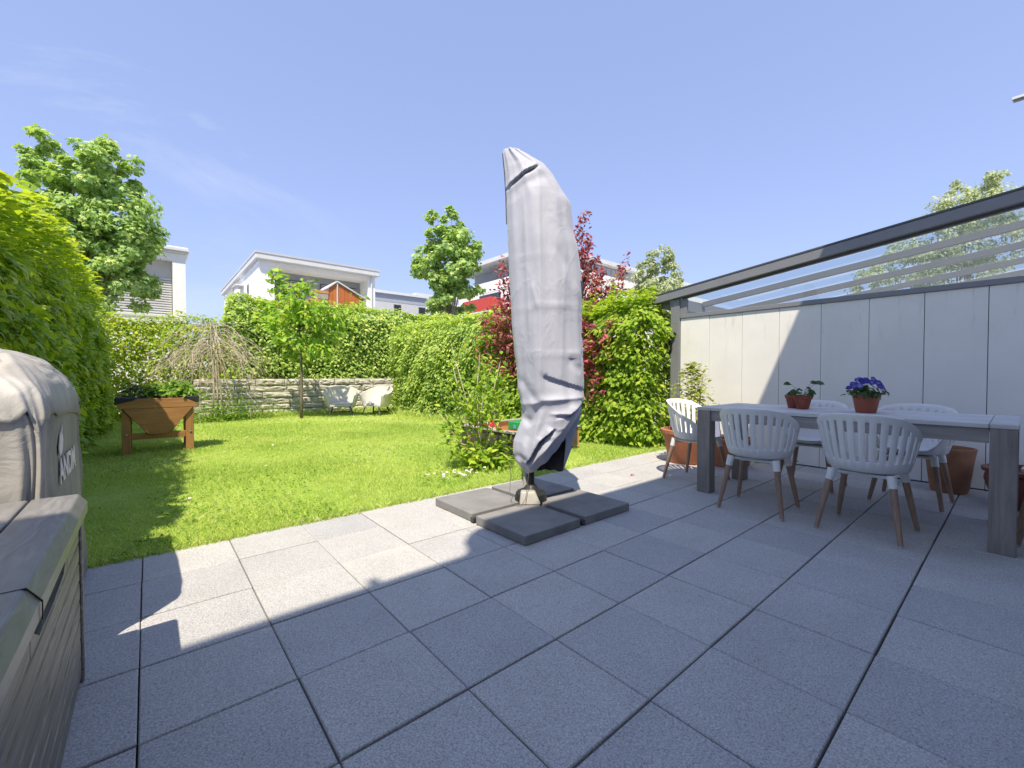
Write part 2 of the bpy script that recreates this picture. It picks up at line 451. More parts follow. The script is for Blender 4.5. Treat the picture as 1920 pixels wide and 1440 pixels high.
# ------------------------------------------------------------------ mesh helpers
class MB:
    def __init__(s):
        s.v = []; s.f = []
    def add(s, vs, fs):
        o = len(s.v)
        s.v += [tuple(map(float, p)) for p in vs]
        s.f += [tuple(i + o for i in f) for f in fs]
        return s
    def box(s, x0, x1, y0, y1, z0, z1):
        vs = [(x, y, z) for z in (z0, z1) for y in (y0, y1) for x in (x0, x1)]
        return s.add(vs, [(0, 2, 3, 1), (4, 5, 7, 6), (0, 1, 5, 4), (2, 6, 7, 3), (0, 4, 6, 2), (1, 3, 7, 5)])
    def hexa(s, b4, t4):
        return s.add(list(b4) + list(t4), [(3, 2, 1, 0), (4, 5, 6, 7), (0, 1, 5, 4), (1, 2, 6, 5), (2, 3, 7, 6), (3, 0, 4, 7)])
    def prism(s, poly, axis, a0, a1):
        n = len(poly)
        def P(p, a):
            if axis == 0: return (a, p[0], p[1])
            if axis == 1: return (p[0], a, p[1])
            return (p[0], p[1], a)
        vs = [P(p, a0) for p in poly] + [P(p, a1) for p in poly]
        fs = [tuple(range(n))[::-1], tuple(range(n, 2 * n))]
        fs += [(i, (i + 1) % n, n + (i + 1) % n, n + i) for i in range(n)]
        return s.add(vs, fs)
    def tube(s, path, rad, n=8, caps=True):
        path = [np.array(p, float) for p in path]
        if not hasattr(rad, '__len__'): rad = [rad] * len(path)
        o = len(s.v)
        up = np.array([0.13, 0.21, 0.97])
        for i, p in enumerate(path):
            d = path[min(i + 1, len(path) - 1)] - path[max(i - 1, 0)]
            d = d / (np.linalg.norm(d) + 1e-9)
            a = np.cross(d, up)
            if np.linalg.norm(a) < 0.05: a = np.cross(d, np.array([1.0, 0.1, 0]))
            a /= np.linalg.norm(a)
            b = np.cross(d, a)
            for k in range(n):
                t = 2 * pi * k / n
                s.v.append(tuple(p + rad[i] * (cos(t) * a + sin(t) * b)))
        for i in range(len(path) - 1):
            for k in range(n):
                k2 = (k + 1) % n
                s.f.append((o + i * n + k, o + i * n + k2, o + (i + 1) * n + k2, o + (i + 1) * n + k))
        if caps:
            s.f.append(tuple(o + k for k in range(n))[::-1])
            e = o + (len(path) - 1) * n
            s.f.append(tuple(e + k for k in range(n)))
        return s
    def lathe(s, prof, c=(0, 0, 0), n=28):
        o = len(s.v)
        for (r, z) in prof:
            for k in range(n):
                t = 2 * pi * k / n
                s.v.append((c[0] + r * cos(t), c[1] + r * sin(t), c[2] + z))
        for i in range(len(prof) - 1):
            for k in range(n):
                k2 = (k + 1) % n
                s.f.append((o + i * n + k, o + i * n + k2, o + (i + 1) * n + k2, o + (i + 1) * n + k))
        s.f.append(tuple(o + k for k in range(n))[::-1])
        e = o + (len(prof) - 1) * n
        s.f.append(tuple(e + k for k in range(n)))
        return s

def tagp(o, label=None, cat=None, group=None, kind=None):
    if label: o['label'] = label
    if cat: o['category'] = cat
    if group: o['group'] = group
    if kind: o['kind'] = kind
    return o

ORIG = {}
def link(name, data, parent=None, at=None):
    o = bpy.data.objects.new(name, data)
    COL.objects.link(o)
    if parent is not None:
        o.parent = parent
    if at is not None:
        o.location = at
    return o

def thing(name, label, cat, loc=(0, 0, 0), group=None, rz=0.0):
    o = link(name, None)
    o.empty_display_size = 0.1
    o.location = loc
    o.rotation_euler = (0, 0, rz)
    return tagp(o, label, cat, group)

def mesh_from(name, v, f, mat, smooth=False):
    me = bpy.data.meshes.new(name)
    me.from_pydata(v, [], f)
    me.materials.append(mat)
    if smooth:
        me.polygons.foreach_set('use_smooth', [True] * len(me.polygons))
    me.update()
    return me

def build(name, mb, mat, parent=None, smooth=False, bevel=0.0, local=False, split=None, at=None, seg=1):
    """mb in world coordinates unless local; a part is re-based to the origin of its thing"""
    v = mb.v
    if parent is not None and not local:
        r = parent
        off = Vector((0, 0, 0))
        while r is not None:
            off += r.location
            r = r.parent
        v = [(p[0] - off[0], p[1] - off[1], p[2] - off[2]) for p in v]
    o = link(name, mesh_from(name, v, mb.f, mat, smooth), parent, at)
    if bevel:
        b = o.modifiers.new('edge', 'BEVEL')
        b.width = bevel; b.segments = seg; b.limit_method = 'ANGLE'; b.angle_limit = R(35)
    if split:
        e = o.modifiers.new('sharp', 'EDGE_SPLIT')
        e.split_angle = R(split)
    return o

def fast_mesh(name, V, F, mat, rnd=None):
    """numpy triangles/quads -> mesh"""
    me = bpy.data.meshes.new(name)
    k = F.shape[1]
    me.vertices.add(len(V)); me.loops.add(F.size); me.polygons.add(len(F))
    me.vertices.foreach_set('co', V.astype(np.float32).ravel())
    me.loops.foreach_set('vertex_index', F.astype(np.int32).ravel())
    me.polygons.foreach_set('loop_start', (np.arange(len(F)) * k).astype(np.int32))
    me.polygons.foreach_set('loop_total', np.full(len(F), k, np.int32))
    if rnd is not None:
        a = me.attributes.new('rnd', 'FLOAT', 'POINT')
        a.data.foreach_set('value', rnd.astype(np.float32))
    me.materials.append(mat)
    me.update(calc_edges=True)
    return me

# ---- leaves
LEAF6 = np.array([[0, 0, 0], [0.32, 0.5, 0.10], [0.32, -0.5, 0.10], [0.70, 0.36, 0.05], [0.70, -0.36, 0.05], [1.0, 0, -0.12]])
LEAF6_F = np.array([[0, 2, 1], [1, 2, 4], [1, 4, 3], [3, 4, 5]])
LEAF4 = np.array([[0, 0, 0], [0.45, 0.5, 0.10], [0.45, -0.5, 0.10], [1.0, 0, -0.10]])
LEAF4_F = np.array([[0, 2, 1], [1, 2, 3]])
MAPLE = np.array([[0, 0, 0], [0.1, 0.5, -0.06], [0.35, 0.28, 0.04], [0.62, 0.55, -0.05], [0.68, 0.2, 0.05], [1.0, 0, -0.1],
                  [0.68, -0.2, 0.05], [0.62, -0.55, -0.05], [0.35, -0.28, 0.04], [0.1, -0.5, -0.06]])
MAPLE_F = np.array([[0, 2, 1], [0, 4, 2], [2, 4, 3], [0, 5, 4], [0, 6, 5], [6, 8, 7], [0, 8, 6], [0, 9, 8]])

def unit(a):
    return a / (np.linalg.norm(a, axis=1, keepdims=True) + 1e-9)

def leaf_frames(P, N, Ddir):
    n = len(P)
    N = unit(N + rng.normal(0, 0.38, (n, 3)))
    D = unit(Ddir + rng.normal(0, 0.55, (n, 3)))
    D = unit(D - N * np.sum(D * N, axis=1, keepdims=True))
    B = np.cross(N, D)
    return D, B, N

def leaf_mesh(P, D, B, N, L, Wd, tmpl, tf, rnd):
    n = len(P); k = len(tmpl)
    V = (P[:, None, :] + L[:, None, None] * (tmpl[None, :, 0:1] * D[:, None, :] + Wd * tmpl[None, :, 1:2] * B[:, None, :]
         + tmpl[None, :, 2:3] * N[:, None, :]))
    F = (np.arange(n)[:, None, None] * k + tf[None, :, :]).reshape(-1, 3)
    return V.reshape(-1, 3), F, np.repeat(rnd, k)

CAMP = np.array([0, 0, 1.1])
FWD = np.array([sin(R(YAW)), cos(R(YAW)), 0]); RGT = np.array([cos(R(YAW)), -sin(R(YAW)), 0])

def foliage(name, parent, P, N, Dd, size, mat, width=0.62, tmpl='6', parts=0, spread=0.25, rnd=None, mindepth=0.5):
    """one joined leaf mass; the `parts` leaves that show largest become leaf objects"""
    T, TF = {'6': (LEAF6, LEAF6_F), '4': (LEAF4, LEAF4_F), 'm': (MAPLE, MAPLE_F)}[tmpl]
    n = len(P)
    D, B, Nn = leaf_frames(P, N, Dd)
    L = size * (1 + spread * rng.normal(0, 1, n)).clip(0.5, 1.7)
    r = rng.random(n) if rnd is None else rnd
    keep = np.ones(n, bool)
    org = np.array(parent.location)
    if parts:
        rel = P - CAMP
        dep = rel @ FWD
        xx = np.abs((rel @ RGT) / np.maximum(dep, 0.01)); zz = np.abs(rel[:, 2] / np.maximum(dep, 0.01))
        score = L / np.maximum(dep, 0.01) * (dep > mindepth) * (xx < 1.15) * (zz < 0.85)
        score *= 0.3 + np.abs(np.sum(Nn * unit(rel), axis=1))
        # prefer leaves standing proud of the mass
        proud = -(rel @ FWD)
        idx = np.argsort(-score)[:parts * 3]
        idx = idx[rng.permutation(len(idx))[:parts]]
        keep[idx] = False
        base = []
        for q in range(5):
            base.append(fast_mesh('leaf', T * np.array([1, width, 1]), TF, mat, np.full(len(T), 0.1 + 0.2 * q)))
        for i in idx:
            o = bpy.data.objects.new('leaf', base[min(4, int(r[i] * 5))])
            COL.objects.link(o)
            o.parent = parent
            mt = Matrix(((D[i, 0], B[i, 0], Nn[i, 0], P[i, 0] - org[0]), (D[i, 1], B[i, 1], Nn[i, 1], P[i, 1] - org[1]),
                         (D[i, 2], B[i, 2], Nn[i, 2], P[i, 2] - org[2]), (0, 0, 0, 1)))
            o.matrix_local = mt @ Matrix.Scale(float(L[i]), 4)
    V, F, rv = leaf_mesh(P[keep] - org, D[keep], B[keep], Nn[keep], L[keep], width, T, TF, r[keep])
    o = link(name, fast_mesh(name, V, F, mat, rv), parent)
    o['kind'] = 'stuff'
    return o

def lump(P, seed, f=1.0):
    a = np.random.default_rng(seed).normal(0, 1, (7, 3)) * f * 1.9
    ph = np.random.default_rng(seed + 1).random(7) * 6.28
    return sum(np.sin(P @ a[i] + ph[i]) for i in range(7)) / 7.0 * 1.6

def surf_sample(faces, n):
    """faces: (origin, u, v, normal) rectangles; returns points and normals by area"""
    ar = np.array([np.linalg.norm(np.cross(u, v)) for (_, u, v, _) in faces])
    which = rng.choice(len(faces), n, p=ar / ar.sum())
    uu = rng.random(n)[:, None]; vv = rng.random(n)[:, None]
    O = np.array([f[0] for f in faces], float)[which]; U = np.array([f[1] for f in faces], float)[which]
    Vv = np.array([f[2] for f in faces], float)[which]; Nn = np.array([f[3] for f in faces], float)[which]
    return O + uu * U + vv * Vv, Nn

# ------------------------------------------------------------------ ground, lawn, patio
g = MB().box(-150, 200, -60, 260, -0.6, -0.12)
tagp(build('ground', g, M['ground']), kind='structure')

# lawn sheet with slight undulation
nx, ny = 46, 66
xs = np.linspace(-1.6, 7.2, nx); ys = np.linspace(3.432, 14.4, ny)
XX, YY = np.meshgrid(xs, ys)
def lawn_z(x, y):
    f = np.clip((y - 3.5) / 2.0, 0, 1)
    return -0.004 + f * 0.02 * (np.sin(x * 1.7 + y * 0.8) + np.sin(y * 1.3 - x * 0.6 + 1.0)) * 0.6
ZZ = lawn_z(XX, YY)
V = np.stack([XX.ravel(), YY.ravel(), ZZ.ravel()], 1)
i, j = np.meshgrid(np.arange(nx - 1), np.arange(ny - 1))
q = (j * nx + i).ravel()
F = np.stack([q, q + 1, q + nx + 1, q + nx], 1)
o = link('lawn', fast_mesh('lawn', V, F, M['lawn']))
tagp(o, kind='structure')

# grass blades
def grass(n, x0, x1, y0, y1, hmin, hmax, w, name, label):
    x = rng.uniform(x0, x1, n)
    y = y0 + (y1 - y0) * rng.random(n) ** 1.25
    pz = lawn_z(x, y)
    P = np.stack([x, y, pz - 0.004], 1)
    h = rng.uniform(hmin, hmax, n) * (0.75 + 0.35 * lump(P * 1.4, 5))
    h = np.clip(h, 0.012, 0.2)
    a = rng.random(n) * 2 * pi
    side = np.stack([np.cos(a), np.sin(a), np.zeros(n)], 1) * (w * rng.uniform(0.7, 1.3, n))[:, None]
    b = rng.random(n) * 2 * pi
    ln = rng.uniform(0.15, 0.8, n)
    lean = np.stack([np.cos(b) * ln, np.sin(b) * ln, np.ones(n)], 1) * h[:, None]
    V = np.stack([P - side, P + side, P + lean * 0.6 + side * 0.6 * 0.7 + np.array([0, 0, 0.0]), P + lean * np.array([1.15, 1.15, 0.92])], 1).reshape(-1, 3)
    F = (np.arange(n)[:, None, None] * 4 + np.array([[0, 1, 2], [0, 2, 3]])[None]).reshape(-1, 3)
    patch = lump(P * 0.9, 21)
    r = np.clip(0.5 + 0.22 * patch + 0.12 * lump(P * 0.35, 61) + rng.normal(0, 0.2, n), 0, 1)
    o = link(name, fast_mesh(name, V, F, M['grass'], np.repeat(r, 4)))
    return tagp(o, label, 'grass', kind='stuff')
grass(230000, -1.3, 6.5, 3.40, 9.5, 0.022, 0.060, 0.0022, 'lawn_grass', 'short green grass blades covering the garden lawn')
grass(90000, -1.3, 6.8, 7.5, 13.5, 0.03, 0.07, 0.004, 'far_lawn_grass', 'mown grass at the far end of the lawn')
# longer fringe along the paving and along the hedges
def fringe(n, pts, wd, hmin, hmax, name, label):
    seg = rng.integers(0, len(pts) - 1, n)
    A = np.array(pts, float)
    t = rng.random(n)[:, None]
    p2 = A[seg] * (1 - t) + A[seg + 1] * t + rng.normal(0, wd, (n, 2))
    h = rng.uniform(hmin, hmax, n)
    P = np.stack([p2[:, 0], p2[:, 1], lawn_z(p2[:, 0], np.maximum(p2[:, 1], 3.5)) - 0.005], 1)
    a = rng.random(n) * 2 * pi
    side = np.stack([np.cos(a), np.sin(a), np.zeros(n)], 1) * 0.003
    b = rng.random(n) * 2 * pi; ln = rng.uniform(0.2, 0.9, n)
    lean = np.stack([np.cos(b) * ln, np.sin(b) * ln, np.ones(n)], 1) * h[:, None]
    V = np.stack([P - side, P + side, P + lean * 0.6 + side * 0.5, P + lean * np.array([1.2, 1.2, 0.9])], 1).reshape(-1, 3)
    F = (np.arange(n)[:, None, None] * 4 + np.array([[0, 1, 2], [0, 2, 3]])[None]).reshape(-1, 3)
    o = link(name, fast_mesh(name, V, F, M['grass'], np.repeat(np.clip(rng.normal(0.5, 0.25, n), 0, 1), 4)))
    return tagp(o, label, 'grass', kind='stuff')
fringe(5200, [(-1.2, 3.45), (2.0, 3.44), (6.0, 3.46)], 0.018, 0.02, 0.06, 'edge_grass', 'grass fringe growing over the edge of the paving')
fringe(5000, [(1.0, 12.7), (2.4, 13.0), (5.4, 12.9), (5.7, 8.0), (5.75, 4.2)], 0.14, 0.06, 0.2, 'long_grass', 'long grass at the foot of the hedges and stone wall')

n = 15000
cxy = np.stack([rng.uniform(-1.0, 5.8, n), 3.46 + 7.0 * rng.random(n) ** 1.5], 1)
P = np.stack([cxy[:, 0], cxy[:, 1], lawn_z(cxy[:, 0], cxy[:, 1]) + 0.022], 1)
P = P[lump(P * 1.7, 77) > 0.05]
n = len(P)
D_, B_, N_ = leaf_frames(P + rng.normal(0, 0.006, (n, 3)), np.tile([0, 0, 1.0], (n, 1)), rng.normal(0, 1, (n, 3)))
V, F, rv = leaf_mesh(P, D_, B_, N_, rng.uniform(0.016, 0.032, n), 0.8, LEAF4, LEAF4_F, rng.random(n))
tagp(link('clover', fast_mesh('clover', V, F, M['herb'], rv)), 'low clover leaves mixed into the lawn grass', 'clover', kind='stuff')

# patio: bedding sheet with every paving slab as a piece
TS = 0.4424
patio = build('patio', MB().box(-3.2, 6.12, -0.80, 3.43, -0.11, -0.028), M['bedding'])
tagp(patio, kind='structure')
def slab_mesh(sx, sy, name='paving_slab'):
    b = 0.0035
    hx, hy = sx / 2, sy / 2
    v = []
    for z, ins in ((-0.045, 0), (-b, 0), (0, b)):
        v += [(-hx + ins, -hy + ins, z), (hx - ins, -hy + ins, z), (hx - ins, hy - ins, z), (-hx + ins, hy - ins, z)]
    f = [(3, 2, 1, 0), (8, 9, 10, 11)]
    for k in (0, 4):
        f += [(k + i, k + (i + 1) % 4, k + 4 + (i + 1) % 4, k + 4 + i) for i in range(4)]
    return mesh_from(name, v, f, M['paving'])
gapx, gapy = 0.0045, 0.0075
slab_full = slab_mesh(TS - gapx, TS - gapy)
slab_edge = slab_mesh(TS - gapx, 3.43 - 3.011 - gapy)
slab_back = slab_mesh(TS - gapx, 0.27 - gapy)
cw = 6.086 - (0.848 + TS * 11) - gapx
cut_full = slab_mesh(cw, TS - gapy); cut_edge = slab_mesh(cw, 3.43 - 3.011 - gapy); cut_back = slab_mesh(cw, 0.27 - gapy)
xj = [0.848 + TS * k for k in range(-9, 12)]
rows = [(3.011, 3.43, slab_edge)] + [(3.011 - TS * (k + 1), 3.011 - TS * k, slab_full) for k in range(8)] + [(-0.797, -0.528, slab_back)]
for (y0, y1, me) in rows:
    for k in range(len(xj)):
        xa = xj[k]; xb = xa + TS
        if xb > 6.2: continue
        if xb > 6.1:
            xb = 6.086; me_ = {id(slab_full): cut_full, id(slab_edge): cut_edge, id(slab_back): cut_back}[id(me)]
        else: me_ = me
        o = bpy.data.objects.new('paving_slab', me_)
        COL.objects.link(o); o.parent = patio
        o.location = ((xa + xb) / 2 + random.uniform(-.0012, .0012), (y0 + y1) / 2 + random.uniform(-.0012, .0012), random.uniform(-0.0022, 0.0012))
        o.rotation_euler = (random.uniform(-.0022, .0022), random.uniform(-.0022, .0022), random.uniform(-.0022, .0022))

# ------------------------------------------------------------------ own house behind the camera (its roof shades the patio)
HY = -0.80
house = thing('house', 'white rendered house whose roof edge shades the patio', 'house', (2, -4, 0))
hb = MB().box(-3.1, 4.6, -9, HY, -0.1, 5.98)
build('wall', hb, M['plaster'], house)
ZR = 6.0
ZT_ = ZR + 0.22                                     # the upper edge of the roof slab throws the shadow line
e1 = 2.185 - 0.384 * ZT_; e2 = 2.50 - 0.384 * ZT_; xs_ = 1.62 - 0.41 * ZT_
rb = MB()
rb.prism([(-3.3, -9.5), (-3.3, e1), (xs_ - 0.16, e1), (xs_ - 0.02, e1 + 0.10), (xs_ + 0.05, e2 - 0.06), (xs_ + 0.16, e2), (4.8, e2), (4.8, -9.5)], 2, ZR, ZR + 0.22)
roof = build('roof', rb, M['fascia'], house)
build('shadow_stub', MB().tube([(0.90 - 0.41 * 6.22, e1 - 0.03, 6.22), (0.90 - 0.41 * 6.4 , e1 - 0.03, 6.42)], 0.03, 10), M['darkmetal'], roof)  # unseen stub added on the roof to cast a small shadow bump
for (x0, x1) in ((-2.7, -1.4), (-0.6, 2.4), (3.0, 4.2)):
    w = build('window', MB().box(x0, x1, HY + 0.003, HY + 0.05, 0.05, 2.25), M['frame'], house)
    n = 2
    for k in range(n):
        a = x0 + (x1 - x0) * k / n + 0.06; b = x0 + (x1 - x0) * (k + 1) / n - 0.06
        build('pane', MB().box(a, b, HY + 0.051, HY + 0.06, 0.12, 2.18), M['windowglass'], w)
# neighbour's canopy tip seen at the top right edge
can = thing('awning_arm', 'thin grey awning arm tip poking into the sky at the upper right edge', 'awning arm', (11, -1, 5.66))
build('lower_profile', MB().box(11.0, 11.06, -2.4, 0.155, 5.63, 5.66), M['midmetal'], can)
build('upper_profile', MB().box(10.98, 11.08, -2.4, 0.17, 5.661, 5.70), M['fascia'], can)
build('bracket', MB().box(10.95, 11.1, -2.6, -2.405, 5.3, 5.72), M['midmetal'], can)

# ------------------------------------------------------------------ side wall and neighbour's patio roof
WX = 6.09
wall = thing('panel_wall', 'pale cement panel wall with dark seams behind the dining table', 'wall', (WX, 1.2, 0))
seams = [3.30, 2.870]
while seams[-1] > -0.7: seams.append(seams[-1] - 0.4435)
for a, b in zip(seams[:-1], seams[1:]):
    lo = max(b, -0.79)
    gap = 0.004 if abs(b - 0.209) > 0.05 else 0.007
    me = MB().box(0, 0.035, -(a - lo - gap) / 2, (a - lo - gap) / 2, 0.012, 1.945)
    p = build('panel', me, M['panel'], wall, local=True, bevel=0.002)
    p.location = (random.uniform(-0.002, 0.002), (a + lo) / 2 - 1.2, 0)
build('top_rail', MB().box(WX - 0.02, WX + 0.055, -0.79, 3.30, 1.950, 2.005), M['greymetal'], wall, bevel=0.003)
build('base_rail', MB().box(WX + 0.004, WX + 0.03, -0.79, 3.30, -0.02, 0.010), M['darkmetal'], wall)
for a in seams[1:]:
    build('seam_strip', MB().box(WX + 0.038, WX + 0.046, a - 0.02, a + 0.02, 0.0, 1.948), M['darkmetal'], wall)

perg = thing('patio_roof', 'grey metal patio roof with glass panes above the panel wall', 'patio roof', (WX + 1.6, 1.5, 0))
def zb(y): return 2.355 + 0.1225 * (3.40 - y)          # top of the sloping beam
post = build('post', MB().box(WX - 0.03, WX + 0.10, 3.305, 3.445, -0.03, zb(3.4) - 0.115), M['greymetal'], perg, bevel=0.004)
for z in (1.62, 1.9, 2.15):
    build('screw', MB().tube([(WX - 0.034, 3.37, z), (WX - 0.028, 3.37, z)], 0.008, 8), M['steel'], post)
build('hose_clip', MB().tube([(WX - 0.05, 3.43, 1.66), (WX - 0.05, 3.36, 1.74)], 0.022, 8), M['blackplastic'], post)
build('round_fitting', MB().lathe([(0.0, -0.10), (0.05, -0.07), (0.06, 0), (0.05, 0.07), (0, 0.10)], (WX - 0.02, 3.47, 1.52), 14), M['blackplastic'], post)  # dark round fitting beside the hose clip
def sloped(x0, x1, y0, y1, dz0, dz1):
    m = MB()
    m.hexa([(x0, y0, zb(y0) + dz0), (x1, y0, zb(y0) + dz0), (x1, y1, zb(y1) + dz0), (x0, y1, zb(y1) + dz0)],
           [(x0, y0, zb(y0) + dz1), (x1, y0, zb(y0) + dz1), (x1, y1, zb(y1) + dz1), (x0, y1, zb(y1) + dz1)])
    return m
build('edge_beam', sloped(WX - 0.08, WX + 0.06, -0.79, 3.74, -0.112, 0.0), M['greymetal'], perg, bevel=0.004)
build('beam_cap', sloped(WX - 0.085, WX + 0.065, -0.79, 3.745, 0.002, 0.022), M['darkmetal'], perg)
build('glazing_bead', sloped(WX - 0.012, WX + 0.03, -0.79, 3.28, -0.142, -0.114), M['darkmetal'], perg)
build('gable_post', MB().box(WX - 0.01, WX + 0.035, 3.20, 3.303, 2.007, zb(3.25) - 0.144), M['greymetal'], perg)
# triangular gable pane
gp = MB()
y0, y1 = -0.78, 3.198
gp.hexa([(WX + 0.006, y0, 2.008), (WX + 0.014, y0, 2.008), (WX + 0.014, y1, 2.008), (WX + 0.006, y1, 2.008)],
        [(WX + 0.006, y0, zb(y0) - 0.144), (WX + 0.014, y0, zb(y0) - 0.144), (WX + 0.014, y1, zb(y1) - 0.144), (WX + 0.006, y1, zb(y1) - 0.144)])
gm = MB()  # single sheet
gm.add([(WX + 0.01, y0, 2.008), (WX + 0.01, y1, 2.008), (WX + 0.01, y1, zb(y1) - 0.144), (WX + 0.01, y0, zb(y0) - 0.144)], [(0, 1, 2, 3)])
build('gable_pane', gm, M['glass'], perg)
raf = [WX + 1.12 + 1.12 * k for k in range(5)]
for x in raf:
    build('rafter', sloped(x - 0.035, x + 0.035, -0.79, 3.50, -0.085, -0.005), M['midmetal'], perg)
build('gutter', MB().box(WX + 0.062, raf[-1] + 0.05, 3.51, 3.66, zb(3.5) - 0.20, zb(3.5) - 0.02), M['greymetal'], perg, bevel=0.004)
xe = [WX + 0.06] + [x for x in raf]
for a, b in zip(xe[:-1], xe[1:]):
    m = MB()
    ya, yb = -0.79, 3.62
    m.add([(a + 0.01, ya, zb(ya) + 0.012), (b - 0.01, ya, zb(ya) + 0.012), (b - 0.01, yb, zb(yb) + 0.012), (a + 0.01, yb, zb(yb) + 0.012)], [(0, 1, 2, 3)])
    build('roof_pane', m, M['roofglass'], perg)
build('far_post', MB().box(raf[-1] - 0.05, raf[-1] + 0.05, 3.40, 3.50, -0.1, zb(3.5) - 0.2), M['greymetal'], perg)
build('far_rail', MB().box(WX + 0.10, raf[-1] - 0.05, 3.42, 3.46, 1.02, 1.07), M['midmetal'], perg)

# ------------------------------------------------------------------ parasol under its cover
PX, PY_ = 2.43, 2.63
par = thing('parasol', 'tall closed parasol wrapped in a pale grey weather cover', 'parasol', (PX, PY_, 0))
LP = [(2.947, -0.224), (2.921, -0.228), (2.878, -0.224), (2.762, -0.212), (2.594, -0.202), (2.43, -0.198), (1.978, -0.182), (1.525, -0.158), (1.297, -0.136), (1.183, -0.12), (0.99, -0.11), (0.867, -0.083), (0.744, -0.075), (0.655, -0.11), (0.558, -0.145), (0.456, -0.149), (0.39, -0.127), (0.346, -0.092), (0.29, -0.045)]
RP = [(2.947, -0.092), (2.921, -0.04), (2.878, 0.031), (2.835, 0.108), (2.745, 0.185), (2.594, 0.277), (2.52, 0.33), (2.43, 0.338), (2.278, 0.351), (2.174, 0.382), (2.009, 0.404), (1.857, 0.422), (1.752, 0.424), (1.525, 0.421), (1.219, 0.435), (1.021, 0.439), (0.902, 0.435), (0.699, 0.404), (0.576, 0.382), (0.456, 0.356), (0.29, 0.286)]
def itp(tab, z):
    a = np.array(sorted(tab))
    return np.interp(z, a[:, 0], a[:, 1])
# creases: (lat0, z0, lat1, z1, depth m, width m, kind) ; kind 0 groove, 1 ridge, 2 step (shadowed lip below a bulge)
CRS = [(-0.20, 2.635, 0.04, 2.79, 0.034, 0.017, 2), (-0.20, 2.55, 0.14, 2.72, 0.015, 0.05, 0),
       (0.055, 2.75, 0.07, 0.90, 0.028, 0.05, 1),
       (-0.065, 2.55, -0.02, 1.40, 0.007, 0.014, 1), (0.27, 2.1, 0.23, 1.1, 0.006, 0.016, 1),
       (-0.15, 1.63, 0.42, 1.665, 0.010, 0.014, 1), (-0.12, 1.25, 0.43, 1.27, 0.008, 0.014, 1), (-0.16, 2.04, 0.40, 2.06, 0.005, 0.014, 1),
       (0.21, 2.10, 0.34, 1.83, 0.012, 0.03, 0), (0.28, 1.95, 0.40, 1.72, 0.012, 0.03, 1), (0.04, 1.64, 0.0, 1.83, 0.013, 0.02, 1),
       (0.43, 1.27, 0.30, 1.25, 0.014, 0.02, 2), (0.30, 1.22, 0.40, 1.14, 0.02, 0.03, 0), (0.09, 1.10, 0.43, 0.99, 0.016, 0.05, 2),
       (0.08, 0.90, 0.44, 0.92, 0.030, 0.035, 1), (0.06, 0.88, -0.12, 0.86, 0.022, 0.03, 1), (-0.10, 1.08, 0.03, 0.90, 0.016, 0.03, 0),
       (0.43, 0.87, 0.28, 0.72, 0.055, 0.035, 2), (0.07, 0.88, -0.05, 0.56, 0.036, 0.035, 0), (0.07, 0.88, 0.0, 0.45, 0.02, 0.03, 1),
       (0.16, 0.61, 0.06, 0.54, 0.06, 0.03, 2), (0.07, 0.55, -0.03, 0.40, 0.06, 0.032, 2), (-0.10, 0.83, -0.02, 0.70, 0.03, 0.03, 0),
       (0.40, 0.82, 0.22, 0.52, 0.05, 0.09, 1), (0.22, 0.52, -0.02, 0.36, 0.045, 0.07, 1), (-0.14, 0.45, -0.03, 0.42, 0.02, 0.03, 0),
       (0.20, 0.74, 0.32, 0.70, 0.016, 0.02, 0), (0.15, 0.78, 0.30, 0.74, 0.014, 0.02, 1), (-0.12, 0.95, -0.06, 0.80, 0.02, 0.02, 0)]
NR, NS = 190, 200
zs = np.concatenate([np.linspace(2.955, 2.60, 45), np.linspace(2.59, 1.1, 55), np.linspace(1.09, 0.29, NR - 100)])
th = np.linspace(0, 2 * pi, NS, endpoint=False)
Vc = np.zeros((NR, NS, 3))
rest = np.array([PX, PY_])
